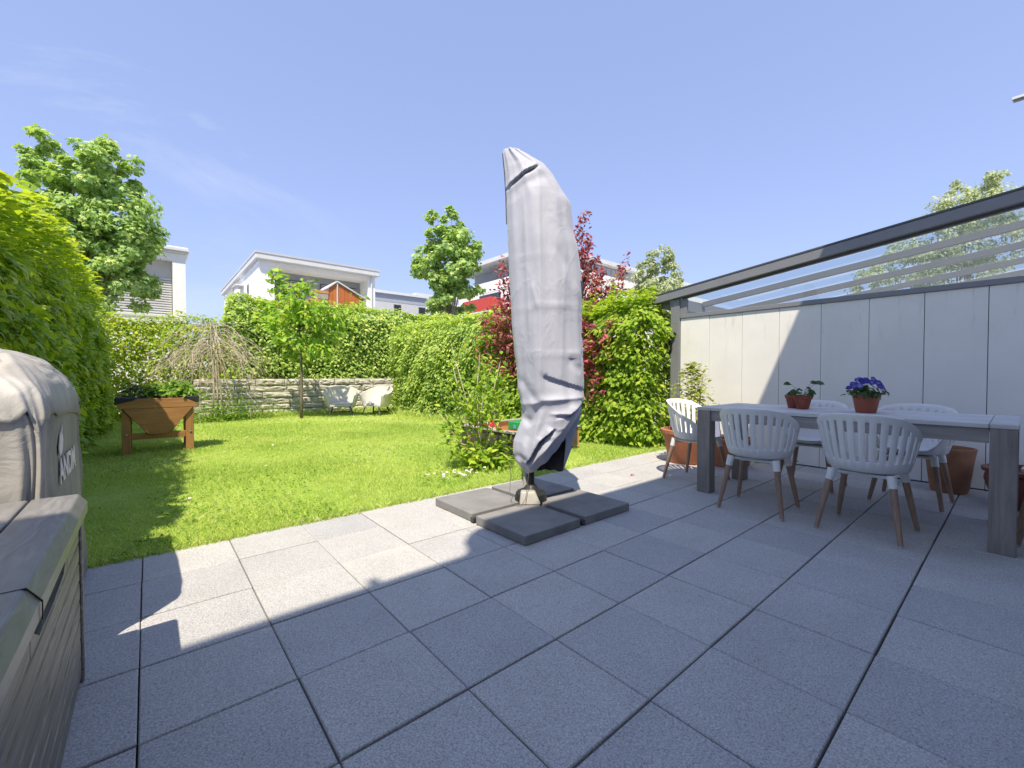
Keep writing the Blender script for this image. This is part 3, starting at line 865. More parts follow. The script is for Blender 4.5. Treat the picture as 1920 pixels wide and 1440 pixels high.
for a, z in enumerate(zs):
    l, r_ = itp(LP, z), itp(RP, z)
    c, w = (l + r_) / 2, (r_ - l) / 2
    tk = np.interp(z, [0.28, 0.45, 0.7, 1.2, 2.2, 2.6, 2.8, 2.96], [0.10, 0.15, 0.19, 0.20, 0.17, 0.13, 0.085, 0.03])
    lat = c + w * np.sign(np.cos(th)) * np.abs(np.cos(th)) ** 1.0
    dep = -tk * np.sign(np.sin(th)) * np.abs(np.sin(th)) ** 1.4        # sin>0 faces the camera
    front = np.sin(th)
    # soft vertical drape
    d = 0.006 * np.sin(9 * th + 1.5 * z) + 0.002 * np.sin(17 * th - 2.0 * z + 1) + 0.004 * np.sin(5 * th + 4 * z)
    d += 0.004 * np.sin(31 * lat + 13 * z) * np.clip(1.3 - z, 0, 1)
    for (a0, z0, a1, z1, dp, wd, kd) in CRS:
        vx, vz = a1 - a0, z1 - z0
        L2 = vx * vx + vz * vz
        t = ((lat - a0) * vx + (z - z0) * vz) / L2
        tc_ = np.clip(t, 0, 1)
        ex, ez = lat - (a0 + tc_ * vx), z - (z0 + tc_ * vz)
        dist = np.sqrt(ex * ex + ez * ez)
        if vx < 0 or (vx == 0 and vz < 0): sgn = -1
        else: sgn = 1
        perp = sgn * (ez * vx - ex * vz) / math.sqrt(L2)                  # >0 above the line
        fade = np.clip(np.minimum(t + 0.15, 1.15 - t) / 0.3, 0, 1) * (front > -0.1)
        if kd == 0: s_ = -np.exp(-(dist / wd) ** 2)
        elif kd == 1: s_ = np.exp(-np.abs(dist / wd) ** 1.3)
        else: s_ = np.where(perp > 0, 0.5 * np.exp(-(dist / (wd * 2)) ** 2), -np.exp(-(np.maximum(dist - wd * 0.2, 0) / wd) ** 2) )
        d = d + dp * fade * s_
    nl, nd = np.cos(th), -np.sin(th)
    lat2 = lat + d * nl * 0.35
    dep2 = dep + d * nd
    # lifted hem: the front hem on the right side is hitched up
    Vc[a, :, 0] = rest[0] + lat2 * RGT[0] + dep2 * FWD[0]
    Vc[a, :, 1] = rest[1] + lat2 * RGT[1] + dep2 * FWD[1]
    k = np.clip((0.95 - z) / 0.65, 0, 1)
    hitch = np.clip((lat + 0.02) / 0.40, 0, 1) ** 1.2 * np.clip((front + 0.38) / 0.5, 0, 1) * 0.40
    Vc[a, :, 2] = z + k ** 1.5 * hitch + 0.005 * k * np.sin(11 * th)
V = Vc.reshape(-1, 3)
top_c = V[:NS].mean(0) + np.array([0, 0, 0.012])
Vl = [tuple(p) for p in V] + [tuple(top_c)]
Fl = []
for a in range(NR - 1):
    for b in range(NS):
        b2 = (b + 1) % NS
        Fl.append((a * NS + b, a * NS + b2, (a + 1) * NS + b2, (a + 1) * NS + b))
for b in range(NS):
    Fl.append((b, NR * NS, (b + 1) % NS))
cv = MB(); cv.v = Vl; cv.f = Fl
cover = build('cover', cv, M['cover'], par, smooth=True)
cover.data.materials.append(M['darkfabric'])  # inner face coloured near-black in place of the shade inside
sd = cover.modifiers.new('cloth', 'SOLIDIFY'); sd.thickness = 0.004; sd.material_offset = 1
def pp(lat, dep, z): return (PX + lat * RGT[0] + dep * FWD[0], PY_ + lat * RGT[1] + dep * FWD[1], z)
# seam piping up the left edge and the strap ends on the right edge
build('zip_seam', MB().tube([pp(float(itp(LP, z)) - 0.004, 0.01, z) for z in np.linspace(2.93, 2.35, 14)], 0.006, 6), M['darkfabric'], cover)
for (z0, z1) in ((1.72, 1.88), (1.40, 1.46), (1.245, 1.262)):
    build('strap', MB().hexa([pp(0.405, -0.035, z0), pp(0.435, -0.01, z0 + .02), pp(0.43, 0.0, z0 + .02), pp(0.40, -0.02, z0)],
                             [pp(0.385, -0.05, z1), pp(0.43, -0.02, z1 - .01), pp(0.425, -0.01, z1 - .01), pp(0.38, -0.03, z1)]), M['darkfabric'], cover)
build('pole', MB().tube([(PX, PY_, 0.09), (PX, PY_, 0.5), (PX, PY_, 2.80)], 0.031, 20), M['blackplastic'], par, smooth=True, split=40)
build('pole_lit_side', MB().tube([pp(-0.045, 0.005, 0.10), pp(-0.045, 0.005, 0.42)], 0.018, 12), M['housing'], par, smooth=True, split=40)  # pale tube added beside the dark pole for its sunlit side
# foot: dark round plate with a pale trapezoid housing at the front
build('foot_plate', MB().lathe([(0.13, 0.066), (0.135, 0.08), (0.125, 0.125), (0.07, 0.15), (0.045, 0.19), (0.03, 0.20)], (PX, PY_, 0), 28), M['blackplastic'], par, smooth=True, split=40)
fh = MB()
def trap(dep, z, hw): return [pp(-hw, dep, z), pp(hw, dep, z)]
b4 = [pp(-0.098, -0.165, 0.0665), pp(0.075, -0.165, 0.0665), pp(0.075, -0.06, 0.0665), pp(-0.098, -0.06, 0.0665)]
t4 = [pp(-0.085, -0.135, 0.165), pp(0.03, -0.135, 0.165), pp(0.03, -0.06, 0.165), pp(-0.085, -0.06, 0.165)]
fh.hexa(b4, t4)
build('foot_housing', fh, M['housing'], par, bevel=0.012, seg=3, smooth=True, split=50)
cb = MB().box(PX - 0.60, PX + 0.58, PY_ - 0.024, PY_ + 0.014, 0.012, 0.040)
build('cross_bar', cb, M['anthracite'], par)
build('cross_bar', MB().box(PX - 0.024, PX + 0.014, PY_ - 0.58, PY_ - 0.026, 0.012, 0.040), M['anthracite'], par)
build('cross_bar', MB().box(PX - 0.024, PX + 0.014, PY_ + 0.016, PY_ + 0.58, 0.012, 0.040), M['anthracite'], par)
build('drawstring', MB().tube([pp(-0.17, -0.05, 0.40), pp(-0.165, -0.07, 0.28), pp(-0.175, -0.09, 0.16), pp(-0.16, -0.12, 0.085), pp(-0.13, -0.14, 0.074), pp(-0.10, -0.13, 0.078)], 0.0022, 5), M['cord'], par)
build('drawstring', MB().tube([pp(-0.02, -0.12, 0.36), pp(-0.035, -0.17, 0.22), pp(-0.05, -0.19, 0.12), pp(-0.085, -0.205, 0.072), pp(-0.12, -0.19, 0.072)], 0.0024, 5), M['cord'], par)

# ballast slabs
for (x0, y0, lab) in ((1.838, 2.045, 'dark ballast slab under the parasol, the one nearest the camera'),
                      (2.440, 2.045, 'dark ballast slab under the parasol on the dining table side'),
                      (1.842, 2.640, 'ballast slab under the parasol lying fully in the sun'),
                      (2.440, 2.640, 'ballast slab at the back of the parasol foot, beside the grass edge and partly in cover shadow')):
    m = MB().box(-0.27, 0.27, -0.27, 0.27, 0, 0.064)
    o = build('ballast_slab', m, M['slab'], None, bevel=0.006, seg=2)
    o.location = (x0 + 0.27, y0 + 0.27, 0.0015)
    o.rotation_euler = (0, 0, random.uniform(-.008, .008))
    tagp(o, lab, 'slab', 'ballast slabs under the parasol')

# ------------------------------------------------------------------ dining table
tb = thing('dining_table', 'long weathered grey wooden dining table on four thick square legs', 'table', (4.42, 1.0, 0))
ZT = 0.803
X0, X1, Y0, Y1 = 3.975, 4.865, 0.0, 1.985
LW = 0.125
for (x, y) in ((X0, Y0), (X0, Y1 - LW), (X1 - LW, Y0), (X1 - LW, Y1 - LW)):
    build('leg', MB().box(x + 0.003, x + LW - 0.003, y + 0.003, y + LW - 0.003, 0.001, ZT - 0.031), M['tableleg'], tb, bevel=0.004)
for (y0, y1) in ((Y0, Y0 + LW), (Y1 - LW, Y1)):
    build('end_board', MB().box(X0, X1, y0 + 0.0, y1 - 0.002, ZT - 0.030, ZT), M['tablewood'], tb, bevel=0.004)
npk = 7
pw = (X1 - X0) / npk
for k in range(npk):
    build('plank', MB().box(X0 + k * pw + 0.002, X0 + (k + 1) * pw - 0.002, Y0 + LW + 0.001, Y1 - LW - 0.003, ZT - 0.031, ZT - 0.001), M['tablewood'], tb, bevel=0.003)
build('apron', MB().box(X0 + 0.025, X0 + 0.05, Y0 + LW, Y1 - LW, ZT - 0.125, ZT - 0.034), M['apron'], tb)
build('apron', MB().box(X1 - 0.05, X1 - 0.025, Y0 + LW, Y1 - LW, ZT - 0.125, ZT - 0.034), M['apron'], tb)
build('apron', MB().box(X0 + LW, X1 - LW, Y0 + 0.03, Y0 + 0.055, ZT - 0.125, ZT - 0.034), M['apron'], tb)
build('apron', MB().box(X0 + LW, X1 - LW, Y1 - 0.055, Y1 - 0.03, ZT - 0.125, ZT - 0.034), M['apron'], tb)

# ------------------------------------------------------------------ dining chairs: slotted shells on splayed wooden legs (front is +X)
def chair_shell():
    cols = [-180.0]
    for k in range(-13, 14):
        c = k * 12.0
        cols += [c - 6, c - 2.25, c, c + 2.25]
    cols += [162.0, 168.0, 174.0]
    cols = sorted(set(cols))
    cols = [c for c in cols if c < 180]
    def top(p):
        p = abs(p)
        return float(np.interp(p, [0, 25, 50, 75, 95, 110, 122, 132, 145, 180], [0.842, 0.838, 0.815, 0.745, 0.685, 0.648, 0.60, 0.525, 0.478, 0.468]))
    def pt(p, z):
        a = R(p)
        u = max(0, (z - 0.45) / 0.39)
        ax = 0.205 + 0.088 * u ** 0.75
        ay = 0.222 + 0.080 * u ** 0.75
        d = np.array([-cos(a), sin(a)])
        e = 1.0
        fx = 1.06 if abs(p) > 130 else 1.0
        return (ax * fx * d[0], ay * d[1], z)
    rows = []
    V = []
    nC = len(cols)
    rings = []
    for (rf, z) in ((0.30, 0.432), (0.62, 0.432), (0.86, 0.440)):
        ring = []
        for p in cols:
            a = R(p)
            ring.append((-0.205 * rf * cos(a), 0.222 * rf * sin(a), z + 0.004 * (abs(p) > 140)))
        rings.append(ring)
    rings.append([pt(p, 0.453 + 0.004 * (abs(p) > 140)) for p in cols])
    def lv(f):
        return [pt(p, 0.455 + (top(p) - 0.455) * f) for p in cols]
    zb_ = []
    for p in cols:
        H = top(p)
        zb_.append((min(0.515, 0.455 + (H - 0.455) * 0.3), H - min(0.050, (H - 0.455) * 0.3)))
    nS = 6
    for q in range(nS + 1):
        rings.append([pt(p, a + (b - a) * q / nS) for p, (a, b) in zip(cols, zb_)])
    rings.append([pt(p, b + (top(p) - b) * 0.6) for p, (a, b) in zip(cols, zb_)])
    rings.append([(x * 1.012, y * 1.012, z) for (x, y, z) in [pt(p, top(p)) for p in cols]])
    V = [v for r_ in rings for v in r_]
    V.append((0, 0, 0.430))
    F = []
    for r_ in range(len(rings) - 1):
        for c in range(nC):
            c2 = (c + 1) % nC
            slot = False
            if 4 <= r_ < 4 + nS:
                mid = cols[c] + (((cols[c2] - cols[c]) % 360) / 2)
                k = round(mid / 12.0)
                if abs(mid - k * 12.0) < 2.2 and abs(k) <= 9: slot = True
            if not slot:
                F.append((r_ * nC + c, r_ * nC + c2, (r_ + 1) * nC + c2, (r_ + 1) * nC + c))
    for c in range(nC):
        F.append((c, len(V) - 1, (c + 1) % nC))
    m = MB(); m.v = [tuple(map(float, v)) for v in V]; m.f = F
    return m
chair = thing('garden_chair', 'x', 'chair', (0, 0, 0), 'slotted chairs around the dining table')
sh = build('seat_shell', chair_shell(), M['plastic'], chair, smooth=True)
s1 = sh.modifiers.new('thick', 'SOLIDIFY'); s1.thickness = 0.011; s1.offset = 0
s2 = sh.modifiers.new('edge', 'BEVEL'); s2.width = 0.002; s2.segments = 1; s2.limit_method = 'ANGLE'; s2.angle_limit = R(50)
s3 = sh.modifiers.new('sharp', 'EDGE_SPLIT'); s3.split_angle = R(50)
build('underframe', MB().box(-0.15, 0.15, -0.15, 0.15, 0.405, 0.424), M['plastic'], chair, bevel=0.01)
for sx in (-1, 1):
    for sy in (-1, 1):
        t0 = np.array([sx * 0.155, sy * 0.165, 0.425]); t1 = np.array([sx * 0.238, sy * 0.232, 0.0])
        at = lambda f: tuple(t0 + (t1 - t0) * f)
        lg = build('leg', MB().tube([at(0.14), at(0.4), at(0.98)], [0.0215, 0.0205, 0.0145], 14), M['chairwood'], chair, smooth=True, split=50)
        build('socket', MB().tube([at(-0.02), at(0.17)], [0.0275, 0.0245], 14), M['plastic'], lg, smooth=True, split=50)
        build('glide', MB().tube([at(0.98), at(1.0)], [0.013, 0.013], 12), M['steel'], lg)
def copy_tree(o, parent=None):
    c = o.copy(); COL.objects.link(c)
    if parent is not None: c.parent = parent
    for ch in list(o.children): copy_tree(ch, c)
    return c
spots = [(3.872, 1.400, 4, 'pale grey slotted chair with its back to us, beside the left end table leg'),
         (3.905, 0.700, -3, 'pale grey slotted chair with its back to us, in front of the pansy pot'),
         (4.43, 2.215, -92, 'sunlit slotted chair at the garden end of the dining table'),
         (5.05, 1.345, 180, 'slotted chair between table and panel wall, behind the small seedling pot'),
         (5.07, 0.61, 177, 'slotted chair between table and panel wall, beside the tall terracotta pot'),
         (4.50, -0.235, 90, 'slotted chair mostly cut off at the house end of the table')]
for k, (x, y, rz, lab) in enumerate(spots):
    o = chair if k == 0 else copy_tree(chair)
    o.location = (x, y, 0.001); o.rotation_euler = (0, 0, R(rz))
    o['label'] = lab

# ------------------------------------------------------------------ pots
def pot(name, label, c, prof, mat, inner=None, soil=None, cat='flower pot', group=None):
    t = thing(name, label, cat, c, group)
    build('pot', MB().lathe(prof, c, 36), mat, t, smooth=True, split=38)
    if soil:
        build('soil', MB().lathe([(soil[0], soil[1] - 0.01), (soil[0], soil[1]), (0.01, soil[1] + 0.004)], c, 24), M['soil'], t)
    return t
def shell_prof(pts, th=0.012, depth=0.05):
    """outer profile closed with an inner lip"""
    r, z = pts[-1]
    return pts + [(r - th, z), (r - th - 0.004, z - depth)]
pA = pot('terracotta_planter', 'large sunlit terracotta planter with a broad rim beside the grey post', (5.22, 2.74, 0.001),
         shell_prof([(0.20, 0), (0.215, 0.02), (0.275, 0.34), (0.285, 0.365), (0.31, 0.375), (0.312, 0.415), (0.305, 0.42)], 0.035, 0.05), M['terracotta'], soil=(0.262, 0.385))
t = thing('terracotta_trough', 'square terracotta planter in the shade behind the left table legs', 'flower pot', (5.42, 2.28, 0.001))
m = MB(); m.hexa([(5.24, 2.12, .001), (5.60, 2.12, .001), (5.60, 2.46, .001), (5.24, 2.46, .001)], [(5.21, 2.09, .30), (5.63, 2.09, .30), (5.63, 2.49, .30), (5.21, 2.49, .30)])
build('body', m, M['terracotta'], t, bevel=0.008)
build('rim', MB().box(5.195, 5.645, 2.075, 2.505, 0.301, 0.345), M['terracotta'], t, bevel=0.008)
build('soil', MB().box(5.23, 5.61, 2.11, 2.47, 0.346, 0.349), M['soil'], t)
pC = pot('tall_pot', 'tall tapering aged terracotta pot standing against the panel wall', (5.80, 0.43, 0.001),
         shell_prof([(0.125, 0), (0.132, 0.02), (0.138, 0.045), (0.165, 0.30), (0.178, 0.385), (0.183, 0.41), (0.18, 0.42)], 0.02, 0.05), M['terracotta_aged'], soil=(0.155, 0.385))
for k in range(4):
    a = random.uniform(-0.08, 0.08); b = random.uniform(-0.08, 0.08)
    build('sprout', MB().tube([(5.80 + a, 0.43 + b, 0.38), (5.80 + a * 1.4, 0.43 + b * 1.3 - 0.01, 0.44), (5.80 + a * 1.8 - 0.01, 0.43 + b * 1.5 - 0.03, 0.49 + 0.03 * k)], [0.004, 0.003, 0.0012], 6), M['stemgreen'], pC)
pD = pot('bowl_pot', 'wide red brown glazed bowl pot at the right behind the thick table leg', (5.52, -0.06, 0.001),
         shell_prof([(0.13, 0), (0.16, 0.012), (0.235, 0.13), (0.262, 0.22), (0.255, 0.265), (0.245, 0.28), (0.275, 0.292), (0.278, 0.32), (0.268, 0.325)], 0.03, 0.05), M['redpot'], soil=(0.23, 0.29))
pS = pot('small_pot', 'small stained clay pot with a strawberry seedling on the table', (4.42, 1.245, ZT),
         shell_prof([(0.043, 0), (0.046, 0.004), (0.064, 0.088), (0.072, 0.09), (0.075, 0.118), (0.074, 0.12)], 0.008, 0.03), M['smallpot'], soil=(0.062, 0.105), group='pots on the dining table')
pS2 = pot('small_pot', 'darker small clay pot half hidden behind the seedling pot', (4.52, 1.345, ZT),
          shell_prof([(0.043, 0), (0.046, 0.004), (0.062, 0.088), (0.069, 0.09), (0.072, 0.118), (0.071, 0.12)], 0.008, 0.03), M['smallpot'], soil=(0.060, 0.105), group='pots on the dining table')
pP = pot('pansy_pot', 'round clay coloured pot full of blue and white pansies on the table', (4.385, 0.80, ZT),
         shell_prof([(0.062, 0), (0.066, 0.005), (0.088, 0.125), (0.092, 0.128), (0.094, 0.135), (0.094, 0.150), (0.092, 0.152)], 0.006, 0.03), M['pansypot'], soil=(0.082, 0.135), group='pots on the dining table')

def single_leaf(parent, name, p, d, n, L, w, mat, tmpl='6', r=0.5):
    T, TF = {'6': (LEAF6, LEAF6_F), '4': (LEAF4, LEAF4_F), 'm': (MAPLE, MAPLE_F)}[tmpl]
    d = unit(np.array([d], float)); n = unit(np.array([n], float))
    n = unit(n - d * np.sum(d * n)); b = np.cross(n, d)
    V, F, rv = leaf_mesh(np.array([p], float) - np.array(parent.location), d, b, n, np.array([L]), w, T, TF, np.array([r]))
    return link(name, fast_mesh(name, V, F, mat, rv), parent)
# strawberry seedling
c = np.array([4.42, 1.245, ZT + 0.105])
for (lat, dep, z, L) in ((0.11, 0.0, 0.125, 0.055), (0.085, 0.02, 0.128, 0.05), (-0.10, 0.02, 0.12, 0.045), (-0.055, -0.02, 0.05, 0.06), (-0.075, 0.0, 0.035, 0.05),
                         (0.035, -0.02, 0.045, 0.05), (0.055, 0.01, 0.055, 0.045), (0.0, 0.03, 0.07, 0.035), (0.01, -0.03, 0.03, 0.05), (0.03, 0.0, 0.085, 0.03)):
    tip = c + lat * RGT + dep * FWD + np.array([0, 0, z])
    build('stem', MB().tube([c, c * 0.5 + tip * 0.5 + np.array([0, 0, 0.012]), tip], [0.0022, 0.0018, 0.0012], 5), M['stemgreen'], pS)
    dr = lat * RGT + dep * FWD + np.array([0, 0, -0.01])
    for q in (-1, 0, 1):
        dd = dr / np.linalg.norm(dr) + 0.7 * q * np.cross(np.array([0, 0, 1]), dr / np.linalg.norm(dr))
        single_leaf(pS, 'leaf', tip, dd, (-0.55, -0.65, 1), L * 1.25, 0.9, M['darkherb'], '6', random.random())
# pansies
c = np.array([4.385, 0.80, ZT + 0.15])
n = 210
v = unit(rng.normal(0, 1, (n, 3))); v[:, 2] = np.abs(v[:, 2]) * 0.8 - 0.1
P = c + v * np.array([0.135, 0.135, 0.10]) * rng.uniform(0.35, 1.0, n)[:, None]
foliage('foliage', pP, P, v + np.array([0, 0, 0.6]), v, 0.038, M['darkherb'], 0.5, '6')
for k in range(34):
    a = random.uniform(0, 2 * pi); rr = 0.115 * math.sqrt(random.random())
    p = c + np.array([rr * cos(a), rr * sin(a), 0.118 - 6.0 * rr * rr + random.uniform(-0.02, 0.015)])
    nn = np.array([cos(a) * rr * 6, sin(a) * rr * 6, 0.7]) - 0.7 * FWD
    nn = nn / np.linalg.norm(nn)
    u_ = np.cross(nn, np.array([0, 0, 1.0])); u_ /= np.linalg.norm(u_); w_ = np.cross(nn, u_)
    hue = random.choice((0.1, 0.3, 0.4, 0.5, 0.5, 0.62))
    vs, fs, rv = [], [], []
    for q in range(5):
        ang = 2 * pi * q / 5 + 0.3
        d = cos(ang) * u_ + sin(ang) * w_
        b = np.cross(nn, d)
        o_ = len(vs)
        for (tt, s_) in ((0, 0), (0.5, 0.55), (0.95, 0.35), (0.95, -0.35), (0.5, -0.55)):
            vs.append(p + 0.024 * (tt * d + s_ * b) + nn * 0.004 * tt + nn * 0.001 * q)
            rv.append(min(1, hue + (0.35 if tt == 0 else 0)))
        fs += [(o_, o_ + 1, o_ + 2), (o_, o_ + 2, o_ + 3), (o_, o_ + 3, o_ + 4)]
    link('flower', fast_mesh('flower', np.array(vs) - np.array(pP.location), np.array(fs), M['pansy'], np.array(rv)), pP)
# yellow green plant in the big planter
c = np.array([5.30, 2.70, 0.38])
for k in range(9):
    lat = random.uniform(-0.10, 0.10)
    hgt = random.uniform(0.35, 0.82)
    tip = c + lat * 1.3 * RGT + random.uniform(-0.06, 0.06) * FWD + np.array([0, 0, hgt])
    build('stem', MB().tube([c + lat * 0.3 * RGT, c * 0.5 + tip * 0.5 + random.uniform(-.03, .03) * RGT, tip], [0.005, 0.004, 0.0015], 5), M['drytwig'], pA)
tz = rng.random(900)
wd = 0.06 + 0.20 * np.sin(tz * pi * 0.9 + 0.25)
P = c + np.outer(rng.normal(0, 0.42, 900) * wd, RGT) + np.outer(rng.normal(0, 0.42, 900) * wd, FWD) + np.outer(0.06 + tz * 0.82, [0, 0, 1])
out = P - (c + np.array([0, 0, 0.3]))
foliage('foliage', pA, P, unit(out) * 0.5 + np.array([0, 0, 0.8]), unit(out) + np.array([0, 0, -0.3]), 0.058, M['yellowplant'], 0.55, '6', parts=120)
c2 = c - 0.23 * RGT
P = c2 + np.outer(rng.normal(0, 0.05, 60), RGT) + np.outer(rng.normal(0, 0.04, 60), FWD) + np.outer(0.1 + rng.random(60) * 0.5, [0, 0, 1])
foliage('side_shoot_foliage', pA, P, np.tile([0, 0, 1.0], (60, 1)), P - c2, 0.045, M['yellowplant'], 0.5, '6')
# little weed by the wall foot
wd_t = thing('weed', 'small green weed growing at the foot of the panel wall', 'plant', (5.95, 2.05, 0))
P = np.array([5.95, 2.05, 0.03]) + rng.normal(0, 1, (70, 3)) * np.array([0.05, 0.12, 0.05]); P[:, 2] = np.abs(P[:, 2]) + 0.01
foliage('foliage', wd_t, P, np.tile([-0.3, -0.3, 1.0], (70, 1)), rng.normal(0, 1, (70, 3)), 0.05, M['herb'], 0.5, '6')
fl = thing('fallen_leaf', 'curled red leaf lying on the sunny paving beside the parasol', 'leaf', (4.02, 2.74, 0.002))
single_leaf(fl, 'blade', (4.02, 2.74, 0.008), (1, 0.2, 0.25), (0, 0, 1), 0.05, 0.5, M['red'], '6', 0.6)
single_leaf(fl, 'blade', (4.05, 2.75, 0.008), (0.8, -0.5, 0.1), (0, 0, 1), 0.045, 0.5, M['red'], '6', 0.3)

# ------------------------------------------------------------------ storage box and covered grill (left)
bx = thing('storage_box', 'storage box with wood grain sides and a grey lid in front of the covered grill', 'storage box', (-0.55, 1.45, 0))
BX1, BX0, BY0, BY1 = -0.192, -0.93, 0.70, 2.185
build('body', MB().box(BX0, BX1 - 0.012, BY0 + 0.012, BY1 - 0.02, 0.004, 0.575), M['boxside'], bx)
nb = 8
for k in range(nb):
    z0 = 0.03 + k * 0.068
    # the top board carries the grip slot
    if k == nb - 1:
        build('board', MB().box(BX1 - 0.012, BX1 - 0.001, BY0 + 0.03, 1.32, z0 + 0.002, z0 + 0.064), M['boxside'], bx, bevel=0.004)
        build('board', MB().box(BX1 - 0.012, BX1 - 0.001, 1.86, BY1 - 0.035, z0 + 0.002, z0 + 0.064), M['boxside'], bx, bevel=0.004)
        build('board', MB().prism([(1.322, z0 + 0.002), (1.858, z0 + 0.002), (1.858, z0 + 0.062), (1.79, z0 + 0.018), (1.62, z0 + 0.006), (1.42, z0 + 0.008), (1.322, z0 + 0.062)], 0, BX1 - 0.012, BX1 - 0.001), M['boxside'], bx)
        build('grip_slot', MB().box(BX1 - 0.0118, BX1 - 0.0095, 1.33, 1.85, z0 + 0.004, z0 + 0.062), M['blackplastic'], bx)
    else:
        build('board', MB().box(BX1 - 0.012, BX1 - 0.001, BY0 + 0.03, BY1 - 0.035, z0 + 0.002, z0 + 0.064), M['boxside'], bx, bevel=0.004)
for y in (BY0, BY1 - 0.034):
    build('corner_post', MB().box(BX1 - 0.03, BX1 + 0.006, y, y + 0.034, 0.002, 0.60), M['boxside'], bx, bevel=0.004)
build('end_panel', MB().box(BX0, BX1 - 0.031, BY1 - 0.018, BY1 - 0.006, 0.01, 0.59), M['boxside'], bx)
# lid: three long panels with bevelled outer edge
def lidpiece(x0, x1, bev_r):
    m = MB()
    ya, yb = BY0 - 0.03, BY1 + 0.015
    poly = [(x0, 0.60), (x1 + (0.022 if bev_r else 0), 0.60), (x1 + (0.022 if bev_r else 0), 0.640), (x1, 0.672), (x0, 0.672)]
    m.prism(poly, 1, ya, yb)
    return m
lidx = [BX0 - 0.02, -0.62, -0.315, BX1]
for k in range(3):
    build('lid_panel', lidpiece(lidx[k] + 0.003, lidx[k + 1] - 0.003, k == 2), M['lid'], bx, bevel=0.006, seg=2)
build('lid_base', MB().box(BX0, BX1 - 0.01, BY0, BY1, 0.602, 0.655), M['blackplastic'], bx)
build('lid_seam', MB().prism([(-0.30, 0.668), (BX1 + 0.001, 0.668), (BX1 + 0.0215, 0.638), (BX1 + 0.0215, 0.602), (BX1 + 0.0235, 0.602), (BX1 + 0.0235, 0.6405), (BX1 + 0.001, 0.6732), (-0.30, 0.6732)], 1, 1.284, 1.287), M['blackplastic'], bx)

gr = thing('covered_grill', 'barbecue grill under a faded grey fabric cover, painted paler where sunlit, behind the storage box', 'grill', (-0.62, 2.8, 0))
NRg, NSg = 84, 200
GX0, GX1, GY0, GY1 = -1.0, -0.290, 2.27, 3.42
cx_, cy_ = (GX0 + GX1) / 2, (GY0 + GY1) / 2
prof = [(0.03, 1.0), (0.30, 1.0), (0.60, 0.995), (0.86, 0.99), (0.95, 0.985), (1.02, 0.95), (1.07, 0.88), (1.13, 0.76), (1.19, 0.56), (1.235, 0.30), (1.25, 0.05)]
tg = np.linspace(0, 2 * pi, NSg, endpoint=False)
def drape(zlow, grow, rows, scallop=0.0):
    fr = np.linspace(0, 1, len(prof))
    f0 = np.interp(zlow, [p[0] for p in prof], fr)
    out = []
    for a in range(rows):
        f = f0 + (1 - f0) * (a / (rows - 1)) ** 0.85
        zc = np.interp(f, fr, [p[0] for p in prof]); rc = np.interp(f, fr, [p[1] for p in prof])
        e = np.interp(zc, [0, 0.9, 1.06, 1.25], [0.10, 0.10, 0.22, 0.6])
        ca, sa = np.cos(tg), np.sin(tg)
        x = cx_ + ((GX1 - GX0) / 2 * rc + grow) * np.sign(ca) * np.abs(ca) ** e
        y = cy_ + ((GY1 - GY0) / 2 * rc + grow) * np.sign(sa) * np.abs(sa) ** e
        hem = np.clip(1 - zc / 1.05, 0, 1)
        fold = (0.006 + 0.018 * hem) * (np.sin(9 * tg + 2.2 * np.sin(2.5 * zc)) * 0.6 + np.sin(23 * tg + 3 * zc) * 0.35)
        x = x + fold * ca; y = y + fold * sa
        z = np.full(NSg, zc)
        P = np.stack([x, y, z], 1)
        k = np.clip((zc - 0.88) / 0.18, 0, 1)
        z = z + k * (0.055 * lump(P * 2.6, 31) + 0.030 * np.abs(lump(P * 6.0, 33)) - 0.024 * np.exp(-(lump(P * 5.0, 37) / 0.12) ** 2))
        if scallop:
            w = np.clip(1 - a / 6.0, 0, 1)
            z = z - w * scallop * (0.5 + 0.5 * np.sin(7 * tg + 0.6) + 0.4 * np.sin(13 * tg))
        out.append(np.stack([x + 0.010 * lump(P * 6, 41), y + 0.010 * lump(P * 6, 43), z], 1))
    Vg = np.array(out).reshape(-1, 3)
    mg = MB(); mg.v = [tuple(p) for p in Vg] + [tuple(Vg[-NSg:].mean(0) + np.array([0, 0, 0.004]))]
    for a in range(rows - 1):
        for b in range(NSg):
            b2 = (b + 1) % NSg
            mg.f.append((a * NSg + b, a * NSg + b2, (a + 1) * NSg + b2, (a + 1) * NSg + b))
    for b in range(NSg): mg.f.append(((rows - 1) * NSg + b, (rows - 1) * NSg + (b + 1) % NSg, rows * NSg))
    return mg
gm_ = drape(0.03, 0.0, NRg)
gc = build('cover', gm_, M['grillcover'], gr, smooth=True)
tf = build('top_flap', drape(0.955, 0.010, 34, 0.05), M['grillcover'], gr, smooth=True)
tf.modifiers.new('thick', 'SOLIDIFY').thickness = 0.004
from mathutils.bvhtree import BVHTree
bvh = BVHTree.FromPolygons([Vector(p) for p in gm_.v], gm_.f)
def on_face(y, z):
    h = bvh.ray_cast(Vector((0.3, y, z)), Vector((-1, 0, 0)))
    return h[0][0] if h[0] is not None else GX1
